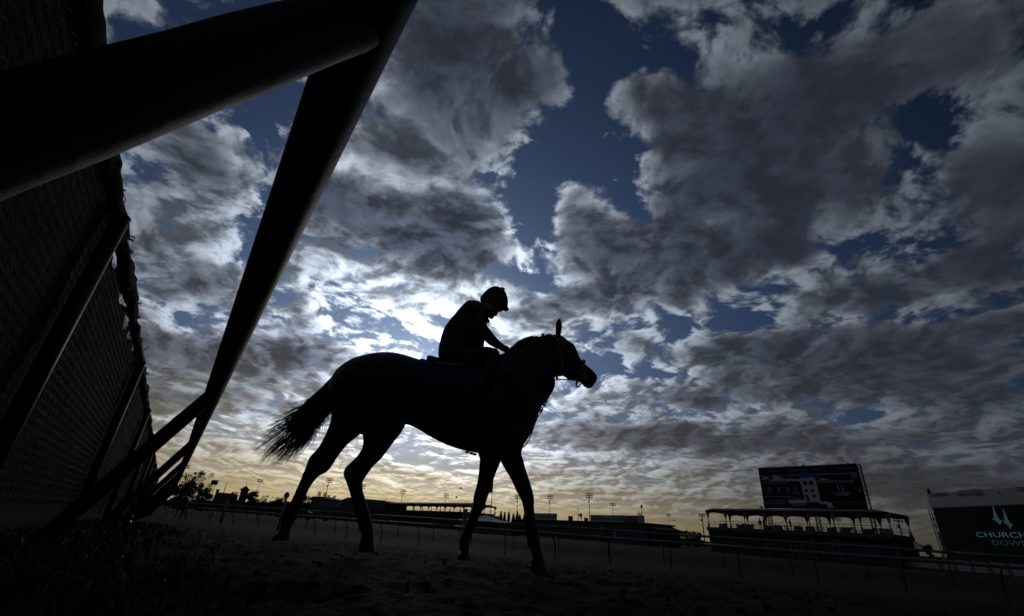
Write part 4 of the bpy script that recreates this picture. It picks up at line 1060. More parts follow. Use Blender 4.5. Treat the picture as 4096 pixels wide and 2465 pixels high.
# clutter on the terrace: tables and chairs
def make_table(loc, label):
    o = thing('table', label, 'table', loc, 'tables on the pavilion terrace'); x, y, z = loc
    MB().tube([(x, y, z + .70), (x, y, z + .74)], .62, 16).build('table_top', 'drape', o)
    MB().rings([[(x + r_ * math.cos(t) * (1 + .06 * math.sin(8 * t)), y + r_ * math.sin(t) * (1 + .06 * math.sin(8 * t)), z + zz) for t in np.linspace(0, 2 * math.pi, 25)[:-1]] for zz, r_ in ((.69, .63), (.3, .66), (.02, .70))]).build('tablecloth', 'drape', o, True)
    return o
def make_chair(loc, label):
    o = thing('chair', label, 'chair', loc, 'chairs on the pavilion terrace'); x, y, z = loc
    MB().box((x, y, z + .45), (.42, .42, .04)).build('seat', 'white_wall', o)
    MB().box((x, y + .2, z + .72), (.40, .03, .36)).build('backrest', 'white_wall', o)
    for i in (-1, 1):
        for j in (-1, 1): MB().bar((x + .18 * i, y + .18 * j, z), (x + .18 * i, y + .18 * j, z + (.9 if j > 0 else .44)), .035).build('leg', 'white_wall', o)
    return o
tb = make_table(pf.p(1.5, 2.2, zf), 'round white-clothed table on the terrace of the two-storey pavilion')
ch = make_chair(pf.p(2.6, 1.6, zf), 'white folding chair by the tables on the pavilion terrace')
for i in range(1, 11): copy_thing(tb, pf.p(1.5 + i * (W_P - 3) / 10, 2.2 + 1.7 * (i % 2), zf))
for i in range(1, 26): copy_thing(ch, pf.p(1.2 + i * (W_P - 2.4) / 26, 1.2 + 3.8 * rng.random(), zf), None, rng.random() * 6.28)
for x_, pose, d, lab, fc in ((1829, 'plain', 1.0, 'standing person in dark clothes on the terrace below the screen corner', 2.6), (1838, 'hips', 1.8, 'person with bent arms beside the taller figure on the terrace', .4), (1901, 'hips', .8, 'person in pale shirt leaning at the railing of the terrace', 3.6)):
    a, z = pf.hit(x_, 1250, d); person(pose, pf.p(a, d, zf), fc, lab, 1.0)

# big video screen behind the pavilion
zt = 16.2
SL, SR = on_z(1825, 1127, zt), on_z(2060, 1116, zt)
sf = Front(SL, SR); SWd = sf.len
scr = thing('video_screen', 'large video board on a lattice frame rising above the pavilion terrace', 'video board', sf.p(SWd / 2, 0, 0))
zb = sf.hit(1842, 1224)[1]; zb = min(zb, 8.6); SH_ = zt - zb
M['led_dark'] = mat('led_dark', (0.002, 0.003, 0.003), None, 1, 0.7, spec=0.05, emit=(.10, .12, .25), estr=0.0055)
M['led_green'] = mat('led_green', (0.002, 0.003, 0.003), None, 1, 0.7, spec=0.05, emit=(.02, .12, .06), estr=0.0066)
M['led_white'] = mat('led_white', (0.002, 0.003, 0.003), None, 1, 0.7, spec=0.05, emit=(.75, .72, 1.0), estr=0.0212)
M['led_grey'] = mat('led_grey', (0.002, 0.003, 0.003), None, 1, 0.7, spec=0.05, emit=(.55, .60, .95), estr=0.0097)
M['led_blue'] = mat('led_blue', (0.002, 0.003, 0.003), None, 1, 0.7, spec=0.05, emit=(.08, .15, .9), estr=0.0192)
M['led_red'] = mat('led_red', (0.002, 0.003, 0.003), None, 1, 0.7, spec=0.05, emit=(.9, .15, .2), estr=0.0077)
M['led_teal'] = mat('led_teal', (0.002, 0.003, 0.003), None, 1, 0.7, spec=0.05, emit=(.45, .95, .92), estr=0.04)
m_ = MB(); sf.box(m_, 0, SWd, 0.0, .5, zb, zt); m_.build('cabinet', 'dark_metal', scr)
m_ = MB(); sf.box(m_, .06, SWd - .06, -.03, -.005, zb + .05, zt - .08); face = m_.build('display', 'led_dark', scr)
def sp(u, v, lift=.05): return sf.p(u * SWd, -lift, zt - v * SH_)      # picture space of the screen: u right, v down
lift_ = [0.05]
def show(poly, material):
    lift_[0] += .004
    MB().prism([sp(u, v, lift_[0]) for u, v in poly], sf.n * .003).build('picture_patch', material, face)
def rect(u0, v0, u1, v1, material): show([(u0, v0), (u1, v0), (u1, v1), (u0, v1)], material)
rect(.0 + .01, .20, .99, .235, 'led_grey'); rect(.01, .01, .99, .018, 'led_grey')
for u in (.16, .34, .52, .70): rect(u, .02, u + .007, .2, 'led_grey')
for u0, u1 in ((.1, .24), (.36, .5), (.58, .68), (.8, .97)): rect(u0, .08, u1, .12, 'led_blue')
show([(.01, .30), (.07, .235), (.13, .30)], 'led_white'); show([(.10, .34), (.2, .245), (.32, .34)], 'led_white'); show([(.14, .26), (.18, .205), (.24, .26)], 'led_white')
rect(.24, .25, .36, .275, 'led_red'); rect(.02, .345, .33, .37, 'led_grey'); rect(.02, .39, .32, .41, 'led_grey'); rect(.02, .62, .33, .635, 'led_blue')
for k in range(6): rect(.03 + .05 * k, .50, .065 + .05 * k, .60, 'led_grey' if k % 2 else 'led_dark')
show([(.30, .30), (.44, .32), (.44, .37), (.30, .345)], 'led_white'); rect(.31, .38, .445, .80, 'led_green')
show([(.43, .29), (.45, .21), (.50, .17), (.55, .17), (.585, .21), (.60, .29)], 'led_blue')
show([(.435, .295), (.595, .295), (.60, .84), (.52, .87), (.45, .84)], 'led_white')
for u in (.465, .525): rect(u, .36, u + .04, .46, 'led_dark'); rect(u, .56, u + .035, .62, 'led_dark')
for u, v in ((.46, .68), (.535, .68), (.47, .76)): rect(u, v, u + .03, v + .07, 'led_dark')
show([(.61, .36), (.67, .31), (.74, .36)], 'led_white'); rect(.605, .365, .955, .42, 'led_grey'); rect(.61, .43, .965, .84, 'led_green')
rect(.94, .24, .985, .33, 'led_grey'); rect(.965, .56, .99, .64, 'led_grey')
show([(.02, .70), (.30, .72), (.42, .78), (.42, .80), (.30, .745), (.02, .725)], 'led_grey')
show([(.02, .83), (.25, .80), (.25, .90), (.02, .90)], 'led_grey')
for k in range(5): show([(.05 + .045 * k + .014 * math.cos(t), .855 + .030 * math.sin(t)) for t in np.linspace(0, 6.28, 9)[:-1]], 'led_dark')
rect(.28, .80, .46, .88, 'led_white'); rect(.30, .89, .45, .94, 'led_grey')
show([(.58, .86), (.64, .83), (.70, .86), (.71, .97), (.66, .98), (.655, .90), (.60, .90)], 'led_white'); rect(.70, .85, .97, .862, 'led_grey')
for k in range(4): show([(.50 + .02 * k, .95), (.505 + .02 * k, .80 + .03 * (k % 2)), (.52 + .02 * k, .95)], 'led_dark')
def spires(pp, u, v, s, material, parent, asp):
    for dx, dy in ((-.5, 0), (.5, .18)):
        c_ = [(-.10, -1.3), (.06, -.5), (.16, -.05), (.44, .0), (.26, .12), (.16, .40), (.02, .16), (-.30, .0), (-.10, -.08), (-.12, -.6)]
        MB().prism([pp(u + (dx + a_ * .9) * s * asp, v + (dy + b_) * s) for a_, b_ in c_], sf.n * .003).build('emblem', material, parent)
lift_[0] += .004
spires(lambda a, b: sp(a, b, lift_[0]), .815, .55, .09, 'led_white', face, .42); spires(lambda a, b: sp(a, b, lift_[0]), .378, .55, .07, 'led_white', face, .36)
text_mesh('lettering', 'CHURCHILL', sp(.815, .665, lift_[0]), sf.x, Z3, .34, 'led_white', face, 'CENTER', .003, 3.1); text_mesh('lettering', 'DOWNS', sp(.815, .715, lift_[0]), sf.x, Z3, .32, 'led_white', face, 'CENTER', .003, 2.0)
text_mesh('lettering', 'CHURCHILL', sp(.378, .645, lift_[0]), sf.x, Z3, .26, 'led_white', face, 'CENTER', .003, 1.4); text_mesh('lettering', 'DOWNS', sp(.378, .69, lift_[0]), sf.x, Z3, .24, 'led_white', face, 'CENTER', .003, 1.0)
# lattice frame at its edge and legs
def lattice(o, base, top, ax, w, nbay, r_=.05):
    base = np.array(base, float); top = np.array(top, float); t_ = MB(); u_ = sf.n
    cs = [ax * 0 + u_ * 0, ax * w, ax * w + u_ * w, u_ * w]
    for c_ in cs: t_.bar(base + c_, top + c_, r_ * 1.6)
    for k in range(nbay):
        a_, b_ = base + (top - base) * k / nbay, base + (top - base) * (k + 1) / nbay
        for i in range(4): t_.bar(a_ + cs[i], b_ + cs[(i + 1) % 4], r_); t_.bar(b_ + cs[i], b_ + cs[(i + 1) % 4], r_)
    t_.build('lattice_leg', 'dark_metal', o)
lattice(scr, sf.p(SWd + .02, .1, 0), sf.p(SWd + .02, .1, zt - .15), sf.x, .55, 22)
lattice(scr, sf.p(.1, .6, 0), sf.p(.1, .6, zt - 1), sf.x, .6, 22); lattice(scr, sf.p(SWd * .5, .6, 0), sf.p(SWd * .5, .6, zt - 1), sf.x, .6, 22)
for u in (.5, .93): MB().box(sf.p(SWd * u, .2, zt + .12), (.25, .2, .25)).build('lamp', 'dark_metal', scr)
m_ = MB(); m_.tube([sf.p(-.7, .3, zb - 1.3), sf.p(-.7, .3, zb + .0)], .05, 6); m_.box(sf.p(-.75, .3, zb + .15), (.5, .4, .3)); m_.build('loudspeaker', 'dark_metal', scr)

# green screen board at the right
BL, BR_ = on_z(2231, 1190, 11.1), on_z(2466, 1172, 11.1)
bf = Front(BL, BR_); BW = bf.len * 1.75
brd = thing('advert_board', 'huge green video board with white sponsor header and twin spire emblem', 'video board', bf.p(BW / 2, 0, 0))
zh = 8.95
m_ = MB(); bf.box(m_, 0, BW, 0, .5, zh, 11.1); m_.build('header', 'sign_white', brd)
m_ = MB(); bf.box(m_, .15, BW, .05, 1.2, -.2, zh - .02); m_.build('cabinet', 'dark_metal', brd)
m_ = MB(); bf.box(m_, .35, BW - .2, -.02, .04, .9, zh - .12); bface = m_.build('display', 'led_green', brd)
xn = -bf.n
def blet(body, px, py, h, material, par, w=None, al='LEFT'):
    a, z = bf.hit(px, py, -.04); text_mesh('lettering', body, bf.p(a, -.045, z), bf.x, Z3, h, material, par, al, .01, w)
head_o = [o_ for o_ in bpy.data.objects if o_.name.startswith('header')][0]
a0_, a1_ = bf.hit(2243, 1198, -.04)[0], bf.hit(2284, 1198, -.04)[0]
blet('LONGINES', 2243, 1197, .62, 'sign_text', head_o, a1_ - a0_)
a0_, a1_ = bf.hit(2305, 1198, -.04)[0], bf.hit(2372, 1198, -.04)[0]
blet('OFFICIAL TIMEKEEPER OF', 2308, 1186, .34, 'sign_text', head_o, (a1_ - a0_) * .85); blet('CHURCHILL DOWNS', 2304, 1196, .42, 'sign_text', head_o, a1_ - a0_)
blet('LONGINES', 2449, 1184, .62, 'sign_text', head_o, 2.9)
a, z = bf.hit(2405, 1187, -.05); MB().ball(bf.p(a, -.05, z), (.12, .05, .12)).build('sensor', 'dark_metal', brd)
def bpx(px, py): return on_plane(px, py, bf.L + bf.n * -.06, bf.n)
def c3(x, y): return 2197.5 + .16227 * x, 1143.9 + .16227 * y
for poly in ([(1185, 428), (1215, 520), (1255, 600), (1290, 665), (1348, 678), (1318, 700), (1302, 752), (1270, 715), (1230, 680), (1183, 660), (1205, 640), (1200, 560)],
             [(1338, 490), (1372, 560), (1410, 640), (1446, 720), (1500, 728), (1472, 752), (1455, 800), (1425, 765), (1390, 730), (1345, 712), (1362, 695), (1355, 600)]):
    MB().prism([bpx(*c3(*q)) for q in poly], bf.n * .02).build('emblem', 'led_teal', bface)
a0_, z0_ = bf.hit(*c3(948, 920), -.06); a1_, _ = bf.hit(*c3(1648, 925), -.06); z1_ = bf.hit(*c3(948, 838), -.06)[1]
M['led_text'] = mat('led_text', (0.002, 0.003, 0.003), None, 1, 0.7, spec=0.05, emit=(.35, .80, .92), estr=0.07)
M['led_text2'] = mat('led_text2', (0.002, 0.003, 0.003), None, 1, 0.7, spec=0.05, emit=(.30, .80, .92), estr=0.026)
full = (a1_ - a0_) * 9 / 6.35
text_mesh('lettering', 'CHURCHILL', bf.p(a0_, -.07, z0_), bf.x, Z3, (z1_ - z0_) * .9, 'led_text', bface, 'LEFT', .01, full)
a2_, z2_ = bf.hit(*c3(1185, 1040), -.06)
text_mesh('lettering', 'DOWNS', bf.p(a2_, -.07, z2_), bf.x, Z3, (z1_ - z0_) * .9, 'led_text2', bface, 'LEFT', .01, full * .62)
cat_ = MB()
for z_ in (7.3, 6.2, 4.6, 2.6): bf.box(cat_, -.75, .2, .1, .9, z_, z_ + .12)
cat_.build('catwalk', 'dark_metal', brd)
for a_ in (-.7, -.25):
    MB().bar(bf.p(a_, .15, 0), bf.p(a_, .15, 8.9), .09).build('frame_post', 'dark_metal', brd)
m_ = MB(); bf.box(m_, -.35, .1, .1, .8, 2.6, 5.4); m_.build('side_cabinet', 'dark_metal', brd)
a, z = bf.hit(2237, 1186, .3); person('plain', bf.p(a, .35, 11.1 - .75), 2.9, 'person standing behind the white header on top of the green board', 1.0)
# panelled white fence below it
pfn = thing('panel_fence', 'low white panel fence with dark gaps in front of the green board', 'fence', bf.p(8, -6, 0))
ff0 = Front(bf.p(-3, -14, 0), bf.p(BW, -14, 0))
for k in range(14):
    a = k * ff0.len / 14; m_ = MB(); ff0.box(m_, a + .05, a + ff0.len / 14 * (.55 + .4 * rng.random()), 0, .08, .2, 1.35); m_.build('panel', 'white_wall', pfn)
    m_ = MB(); ff0.box(m_, a - .04, a + .04, -.02, .1, 0, 1.5); m_.build('post', 'galv', pfn)

# long low building with sign boards
QL, QR = on_z(1255, 1252, 4.6), on_z(1556, 1262, 4.6)
lf = Front(QL, QR); LW = lf.len
low_b = thing('low_building', 'long flat-roofed building carrying the race sign boards on its roof', 'building', lf.p(LW / 2, 4, 0))
m_ = MB(); lf.box(m_, 0, LW, 0, 9, -.3, 4.55); m_.build('wall', 'dark_wall', low_b)
m_ = MB(); lf.box(m_, -.3, LW + .5, -.35, 9.4, 4.56, 4.85); m_.build('roof', 'roof', low_b)
# stepped wing with a deep eave at its right end
a1_ = lf.at(1590, 1280); m_ = MB(); lf.box(m_, LW + .5, a1_ - 1.5, .8, 8, -.3, 3.3); m_.build('wing_wall', 'dark_wall', low_b)
m_ = MB(); m_.prism([lf.p(LW + .4, -.3, 4.3), lf.p(a1_ - 1.6, -.3, 3.75), lf.p(a1_, -.3, 3.55), lf.p(a1_, -.3, 3.05), lf.p(LW + .4, -.3, 3.31)], lf.n * 9); m_.build('eave_roof', 'roof', low_b)
for k, x_ in enumerate((1302, 1319, 1335, 1352, 1371, 1389, 1410, 1430, 1450, 1470, 1490, 1528)):
    a = lf.at(x_, 1272); wi = MB(); lf.box(wi, a - .3, a + .3, -.06, -.01, 3.2, 4.0); wi.build('poster', ('sign_white', 'wood', 'red_trim', 'blue_cloth')[k % 4], low_b)
a = lf.at(1480, 1275); m_ = MB(); lf.box(m_, a - .45, a + .45, -.08, -.01, .2, 2.6); d_o = m_.build('door', 'white_wall', low_b)
MB().ball(lf.p(a + .35, -.12, 1.2), .05).build('handle', 'steel', d_o)
for x_, w_ in ((1266.5, 1.0), ):
    pass
a = lf.at(1364, 1252); m_ = MB(); lf.box(m_, a - .5, a + .5, 1, 2, 4.85, 6.0); lf.box(m_, a - .55, a + .55, .95, 2.05, 6.0, 6.12); m_.build('roof_vent', 'dark_metal', low_b)
a = lf.at(1402, 1252); m_ = MB(); lf.box(m_, a - .4, a + .4, 1, 1.8, 4.85, 5.7); m_.build('roof_vent', 'dark_metal', low_b)
def sign(x0, y0, x1, y1, label, texts):
    (a0, z1), (a1, z0) = lf.hit(x0, y0, -.2), lf.hit(x1, y1, -.2); zt0 = lf.hit(x1, y0 + (x1 - x0) * .045, -.2)[1]
    o = thing('sign_board', label, 'sign', lf.p((a0 + a1) / 2, -.2, 4.85))
    z0 = 4.87
    m_ = MB(); lf.box(m_, a0, a1, -.2, -.08, z0, z1); b_ = m_.build('board', 'sign_white', o)
    m_ = MB(); 
    for aa, bb, za, zb_ in ((a0 - .08, a0, z0, z1 + .08), (a1, a1 + .08, z0, z1 + .08), (a0, a1, z1, z1 + .08)): lf.box(m_, aa, bb, -.23, -.06, za, zb_)
    m_.build('frame', 'dark_metal', o)
    for k in range(4):
        a_ = a0 + (a1 - a0) * (k + .5) / 4; MB().bar(lf.p(a_, -.06, z1 - .1), lf.p(a_, 1.6, z0), .08).build('brace', 'dark_metal', o)
    for body, u0, u1, hz in texts:
        text_mesh('lettering', body, lf.p(a0 + (a1 - a0) * u0, -.215, z0 + (z1 - z0) * .33), lf.x, Z3, (z1 - z0) * hz, 'sign_text', b_, 'LEFT', .01, (a1 - a0) * (u1 - u0))
    return o, a0, a1, z0, z1
sign(1264, 1236.5, 1340, 1252, 'short white roof sign with two lettered words beside the conifers', (('Kentucky Oaks', .42, .84, .36),))
so, a0, a1, z0, z1 = sign(1422, 1241, 1551, 1260, 'long white roof sign with four lettered words and red speech bubble', (('Kentucky Derby Presented by', .02, .72, .40),))
a, z = lf.hit(1518, 1254, -.26); za = lf.hit(1518, 1244.5, -.26)[1]; ry = abs(za - z) * 1.0; rx = abs(lf.hit(1534, 1254, -.26)[0] - a) * 1.05
bub = [lf.p(a + rx * math.cos(t), -.24, z + ry * math.sin(t)) for t in np.linspace(-.5 * math.pi + .25, 1.5 * math.pi - .55, 34)] + [lf.p(a - rx * .72, -.24, z - ry * 1.45)]
lg = MB().prism(bub, lf.n * -.06).build('logo_bubble', 'red_logo', so)
text_mesh('lettering', 'Yum!', lf.p(a, -.32, z - ry * .33), lf.x, Z3, ry * .72, 'sign_white', lg, 'CENTER', .01, rx * 1.25)
# camera operator on the roof
a, z = lf.hit(1400, 1250, 1.0); person('camera', lf.p(a, 1.0, 4.86), math.pi * .52, 'camera operator standing at a tripod on the flat roof')
a2_ = lf.at(1391, 1250); tri = thing('camera_tripod', 'broadcast camera on a tripod beside its operator on the roof', 'camera', lf.p(a2_, 1.0, 4.86))
for t in (0, 2.1, 4.2): MB().bar(lf.p(a2_ + .55 * math.cos(t), 1.0 + .55 * math.sin(t), 4.86), lf.p(a2_, 1.0, 6.15), .07).build('leg', 'dark_metal', tri)
m_ = MB(); lf.box(m_, a2_ - .55, a2_ + .45, .8, 1.2, 6.15, 6.6); cb = m_.build('camera_body', 'dark_metal', tri)
MB().tube([lf.p(a2_ - .55, 1, 6.4), lf.p(a2_ - 1.0, 1, 6.4)], [.14, .2], 10).build('lens', 'dark_metal', tri)
m_ = MB(); lf.box(m_, a2_ + .05, a2_ + .5, .85, 1.15, 6.62, 6.9); m_.build('viewfinder', 'dark_metal', tri)

# grandstand with canopied upper deck, running away to the left
GL, GR = on_z(929, 1208, 10.1), on_z(1136, 1209, 10.1)
gf_ = Front(GL, GR); GW = gf_.len
gs = thing('grandstand', 'long grandstand with canopied upper deck and sloping roof farther along', 'building', gf_.p(0, 5, 0))
m_ = MB(); gf_.box(m_, 0, GW, .4, 14, -.3, 5.9); m_.build('wall', 'dark_wall', gs)
for i in range(26):
    a = GW * i / 25; m_ = MB(); gf_.box(m_, a - .14, a + .14, .1, .39, -.3, 5.9); m_.build('pilaster', 'dark_metal', gs)
terrace(gs, gf_, 0, GW, 6.5, 9.0, 10.0, GW / 10, 12, 1.15, True, True)
def gz(px, py): return gf_.hit(px, py)[1]
aL = gf_.at(750, 1200); a_blk = gf_.at(768, 1200); a_stp = gf_.at(829, 1200); a_ridge = gf_.at(838, 1200)
m_ = MB(); gf_.box(m_, aL, -.5, .4, 16, -.3, 5.5); m_.build('long_wall', 'dark_wall', gs)
m_ = MB(); gf_.box(m_, aL, a_blk, .2, 10, 5.5, gz(755, 1195.5)); m_.build('roof_block', 'dark_wall', gs)
m_ = MB(); m_.prism([gf_.p(a_blk, .3, 5.5), gf_.p(a_blk, .3, gz(768, 1197.6)), gf_.p(gf_.at(818, 1205), .3, gz(818, 1205.6)), gf_.p(a_stp, .3, gz(829, 1200.5)), gf_.p(a_ridge, .3, gz(838, 1199)), gf_.p(-.4, .3, gz(927, 1207)), gf_.p(-.4, .3, 5.5)], gf_.n * 12); m_.build('upper_wall', 'dark_wall', gs)
m_ = MB(); 
for (x0_, y0_), (x1_, y1_) in (((836, 1198.6), (927, 1206.6)),):
    A_, B_ = gf_.hit(x0_, y0_), gf_.hit(x1_, y1_); m_.bar(gf_.p(A_[0], .1, A_[1]), gf_.p(B_[0], .1, B_[1]), .5, .35)
m_.build('roof_edge', 'red_trim', gs)
for k in range(9):
    x_ = 768 + k * 6.3; a = gf_.at(x_, 1210); wi = MB(); zz = gz(x_, 1213); gf_.box(wi, a - .9, a + .9, .18, .29, zz - 1.6, zz + 1.2); wi.build('window', 'white_wall', gs)
for k in range(8):
    x_ = 884 + k * 5.2; A_ = gf_.hit(x_, 1203.6 + k * .47); wi = MB(); gf_.box(wi, A_[0] - 1.0, A_[0] + 1.0, .2, .29, A_[1] - 1.0, A_[1] - .4); wi.build('window', 'white_wall', gs)
for k in range(8):
    x_ = 884 + k * 5.4; A_ = gf_.hit(x_, 1215); wi = MB(); gf_.box(wi, A_[0] - .7, A_[0] + .7, .2, .29, A_[1] - 1.0, A_[1] + .8); wi.build('window', 'concrete', gs)

# house with chimney and cupola tower
HL, HR_ = at_dist(512, 1200, 330), at_dist(575, 1200, 330)
hf = Front(HL, HR_); HWd = hf.len
hs = thing('gabled_house', 'house with ridge roof, chimney and small gable behind the left trees', 'house', hf.p(HWd / 2, 5, 0))
zr = hf.hit(540, 1186.5)[1]; ze = zr - 4.5
m_ = MB(); hf.box(m_, 1, HWd - 1, 0, 9, -.3, ze); m_.build('wall', 'brick', hs)
x0_, x1_ = hf.at(527, 1186), hf.at(556, 1187)
m_ = MB(); A_ = [hf.p(0, -.5, ze), hf.p(HWd, -.5, ze), hf.p(HWd, 9.5, ze), hf.p(0, 9.5, ze), hf.p(x0_, 4.5, zr), hf.p(HWd - 1.5, 4.5, zr)]
m_.add(A_, [(0, 1, 5, 4), (1, 2, 5), (2, 3, 4, 5), (3, 0, 4), (0, 3, 2, 1)]); rf_ = m_.build('roof', 'roof', hs)
A_ = hf.hit(525, 1180.5, 4.5); m_ = MB(); hf.box(m_, A_[0] - .8, A_[0] + .8, 3.8, 5.2, ze, A_[1]); hf.box(m_, A_[0] - 1, A_[0] + 1, 3.6, 5.4, A_[1], A_[1] + .4); m_.build('chimney', 'brick', rf_)
gx, gz_ = hf.hit(561, 1183.2); m_ = MB(); m_.prism([hf.p(gx - 3.2, -.8, ze), hf.p(gx + 3.2, -.8, ze), hf.p(gx + 3.2, -.8, ze + .5), hf.p(gx, -.8, gz_), hf.p(gx - 3.2, -.8, ze + .5)], hf.n * 6); m_.build('gable', 'brick', rf_)
for k in range(5):
    a = HWd * (k + .7) / 5.5; wi = MB(); hf.box(wi, a - .5, a + .5, -.06, -.01, 1.2, 3.0); wo_ = wi.build('window', 'glass', hs)
    fm = MB(); hf.box(fm, a - .6, a + .6, -.1, -.07, 1.05, 1.2); fm.build('sill', 'white_wall', wo_)
tq = at_dist(584, 1200, 300); tz = lambda y: on_plane(584, y, tq, unit([tq[0], tq[1], 0]))[2]
tw = thing('cupola_tower', 'square tower with flared pointed roof and arched openings beside the house', 'tower', (tq[0], tq[1], 0))
r_, n_ = unit([tq[1], -tq[0], 0]), unit([tq[0], tq[1], 0]); tc_ = np.array([tq[0], tq[1], 0]); zE = tz(1180); zT = tz(1169.5)
MB().box(tc_ + Z3 * (zE / 2 - .2), (3.6, 3.6, zE + .2), (r_, n_, Z3)).build('wall', 'brick', tw)
m_ = MB(); ring = lambda h_, z_: [tc_ + r_ * (a_ * h_) + n_ * (b_ * h_) + Z3 * z_ for a_, b_ in ((-1, -1), (1, -1), (1, 1), (-1, 1))]
m_.rings([ring(2.7, zE - .1), ring(2.6, zE + .15), ring(1.6, zE + (zT - zE) * .35), ring(.8, zE + (zT - zE) * .75), ring(.1, zT)]); ro_ = m_.build('roof', 'roof', tw)
MB().tube([tc_ + Z3 * (zT - .2), tc_ + Z3 * (zT + 1.3)], [.1, .04], 6).build('finial', 'dark_metal', ro_); MB().bar(tc_ + Z3 * (zT + .9) - r_ * .4, tc_ + Z3 * (zT + .9) + r_ * .4, .08).build('weather_vane', 'dark_metal', ro_)
for s in (-1, 1):
    MB().box(tc_ + r_ * (.85 * s) - n_ * 1.83 + Z3 * (zE - 1.9), (.75, .06, 1.7), (r_, n_, Z3)).build('opening', 'white_wall', tw)

# white marquees
def marquee(px, py, dz, w, label):
    q = on_z(px, py, CAM[2] + dz); o = thing('marquee', label, 'tent', (q[0], q[1], 0)); zt_ = CAM[2] + dz; ze_ = zt_ * .62
    c_ = np.array([q[0], q[1], 0]); rg = lambda h_, z_: [c_ + np.array([a_ * h_, b_ * h_, z_]) for a_, b_ in ((-1, -1), (1, -1), (1, 1), (-1, 1))]
    MB().rings([rg(w / 2, ze_), rg(w * .27, ze_ + (zt_ - ze_) * .32), rg(w * .10, ze_ + (zt_ - ze_) * .72), rg(.02, zt_)]).build('roof', 'tent', o)
    for a_, b_ in ((-1, -1), (1, -1), (1, 1), (-1, 1)): MB().bar(c_ + np.array([a_ * w * .49, b_ * w * .49, -.2]), c_ + np.array([a_ * w * .49, b_ * w * .49, ze_]), .12).build('leg', 'galv', o)
    MB().box(c_ + np.array([0, w * .48, ze_ / 2]), (w * .95, .05, ze_)).build('side_wall', 'tent', o)
    return o
marquee(735, 1225, 3.4, 7, 'small white peaked marquee near the far hind leg')
marquee(1172, 1240, 3.2, 14, 'broad white marquee between the foreleg and the conifers')
marquee(2199, 1302, 3.0, 5, 'white marquee between the pavilion and the green board')

# trees --------------------------------------------------------------------
def tree(px, ytop, dist, width_px, label, style, name='tree', trunk_px=None, seed=0, group='trees beyond the course'):
    R_ = random.Random(seed + int(px)); top = at_dist(px, ytop, dist); base = np.array([top[0], top[1], -.1]); H_ = top[2]
    sc = np.linalg.norm(at_dist(px + width_px / 2, ytop + 20, dist) - at_dist(px - width_px / 2, ytop + 20, dist))
    o = thing(name, label, 'tree', base, group)
    tk = MB(); tops = []
    tk.tube([base, base + np.array([R_.gauss(0, .1), 0, H_ * .25]), base + np.array([R_.gauss(0, .3), R_.gauss(0, .3), H_ * .55]), base + np.array([0, 0, H_ * .9])], [H_ * .03, H_ * .022, H_ * .014, H_ * .003], 7)
    nl = 9 if style != 'cypress' else 3
    for k in range(nl):
        z_ = H_ * R_.uniform(.2, .65); a = R_.random() * 6.28; L = sc * R_.uniform(.25, .5); e_ = base + np.array([math.cos(a) * L, math.sin(a) * L, z_ + H_ * R_.uniform(.1, .3)])
        tk.tube([base + Z3 * z_, (base + Z3 * z_ + e_) / 2 + Z3 * .1 * H_ * .3, e_], [H_ * .011, H_ * .007, H_ * .002], 5); tops.append(e_)
        if style == 'airy':
            for q in range(9):
                f_ = e_ + np.array([R_.gauss(0, 1) * sc * .12, R_.gauss(0, 1) * sc * .12, abs(R_.gauss(0, 1)) * H_ * .12]); tk.tube([e_, f_], [H_ * .002, H_ * .0006], 3)
    tk.build('trunk', 'bark', o, True)
    cr = MB()
    def leaves(c_, rad, n, size):
        for _ in range(n):
            a, b = R_.random() * 6.28, math.acos(2 * R_.random() - 1); rr = rad * R_.random() ** .45
            p_ = c_ + rr * np.array([math.sin(b) * math.cos(a), math.sin(b) * math.sin(a), .8 * math.cos(b)])
            v1 = np.array([R_.gauss(0, 1), R_.gauss(0, 1), R_.gauss(0, 1)]); v2 = np.array([R_.gauss(0, 1), R_.gauss(0, 1), R_.gauss(0, 1)])
            v1 = unit(v1) * size * R_.uniform(.6, 1.3); v2 = unit(v2) * size * R_.uniform(.5, 1.0)
            cr.add([p_ - v1, p_ + v2 * .6, p_ + v1, p_ - v2 * .6], [(0, 1, 2), (0, 2, 3)])
    if style == 'cypress':
        for k in range(26):
            u = k / 25; leaves(base + Z3 * H_ * (.06 + .92 * u), sc * .5 * (1 - u) ** .7 * (.8 + .3 * R_.random()) + .05, int(110 * (1 - u) + 20), H_ * .05)
    elif style == 'airy':
        for k in range(95):
            c_ = base + np.array([R_.gauss(0, 1) * sc * .22, R_.gauss(0, 1) * sc * .22, H_ * min(.98, max(.10, R_.gauss(.52, .23)))]); leaves(c_, sc * R_.uniform(.05, .13), 80, H_ * .020)
    else:
        for k in range(44):
            a = R_.random() * 6.28; rr = sc * .43 * R_.random() ** .5; z_ = R_.uniform(.08, .88); k2 = math.sqrt(max(0.05, 1 - ((z_ - .55) / .48) ** 2))
            leaves(base + np.array([math.cos(a) * rr * k2, math.sin(a) * rr * k2, H_ * z_]), sc * R_.uniform(.13, .21), 95, H_ * .036)
    cr.build('crown', 'leaf_dark' if style == 'cypress' else 'leaf', o)
    return o
tree(478, 1137, 190, 82, 'large bare-twigged tree at the end of the outer rail', 'airy', 'deciduous_tree')
tree(452, 1152, 170, 62, 'dense dark tree at the foot of the bare-twigged tree', 'bushy', 'deciduous_tree')
tree(500, 1170, 200, 50, 'low shrubby tree between the bare-twigged tree and the house', 'bushy', 'deciduous_tree')
tree(571, 1186, 280, 18, 'small tree tucked against the cupola tower', 'airy', 'deciduous_tree')
tree(612, 1178, 230, 44, 'round-headed tree right of the cupola tower', 'bushy', 'deciduous_tree')
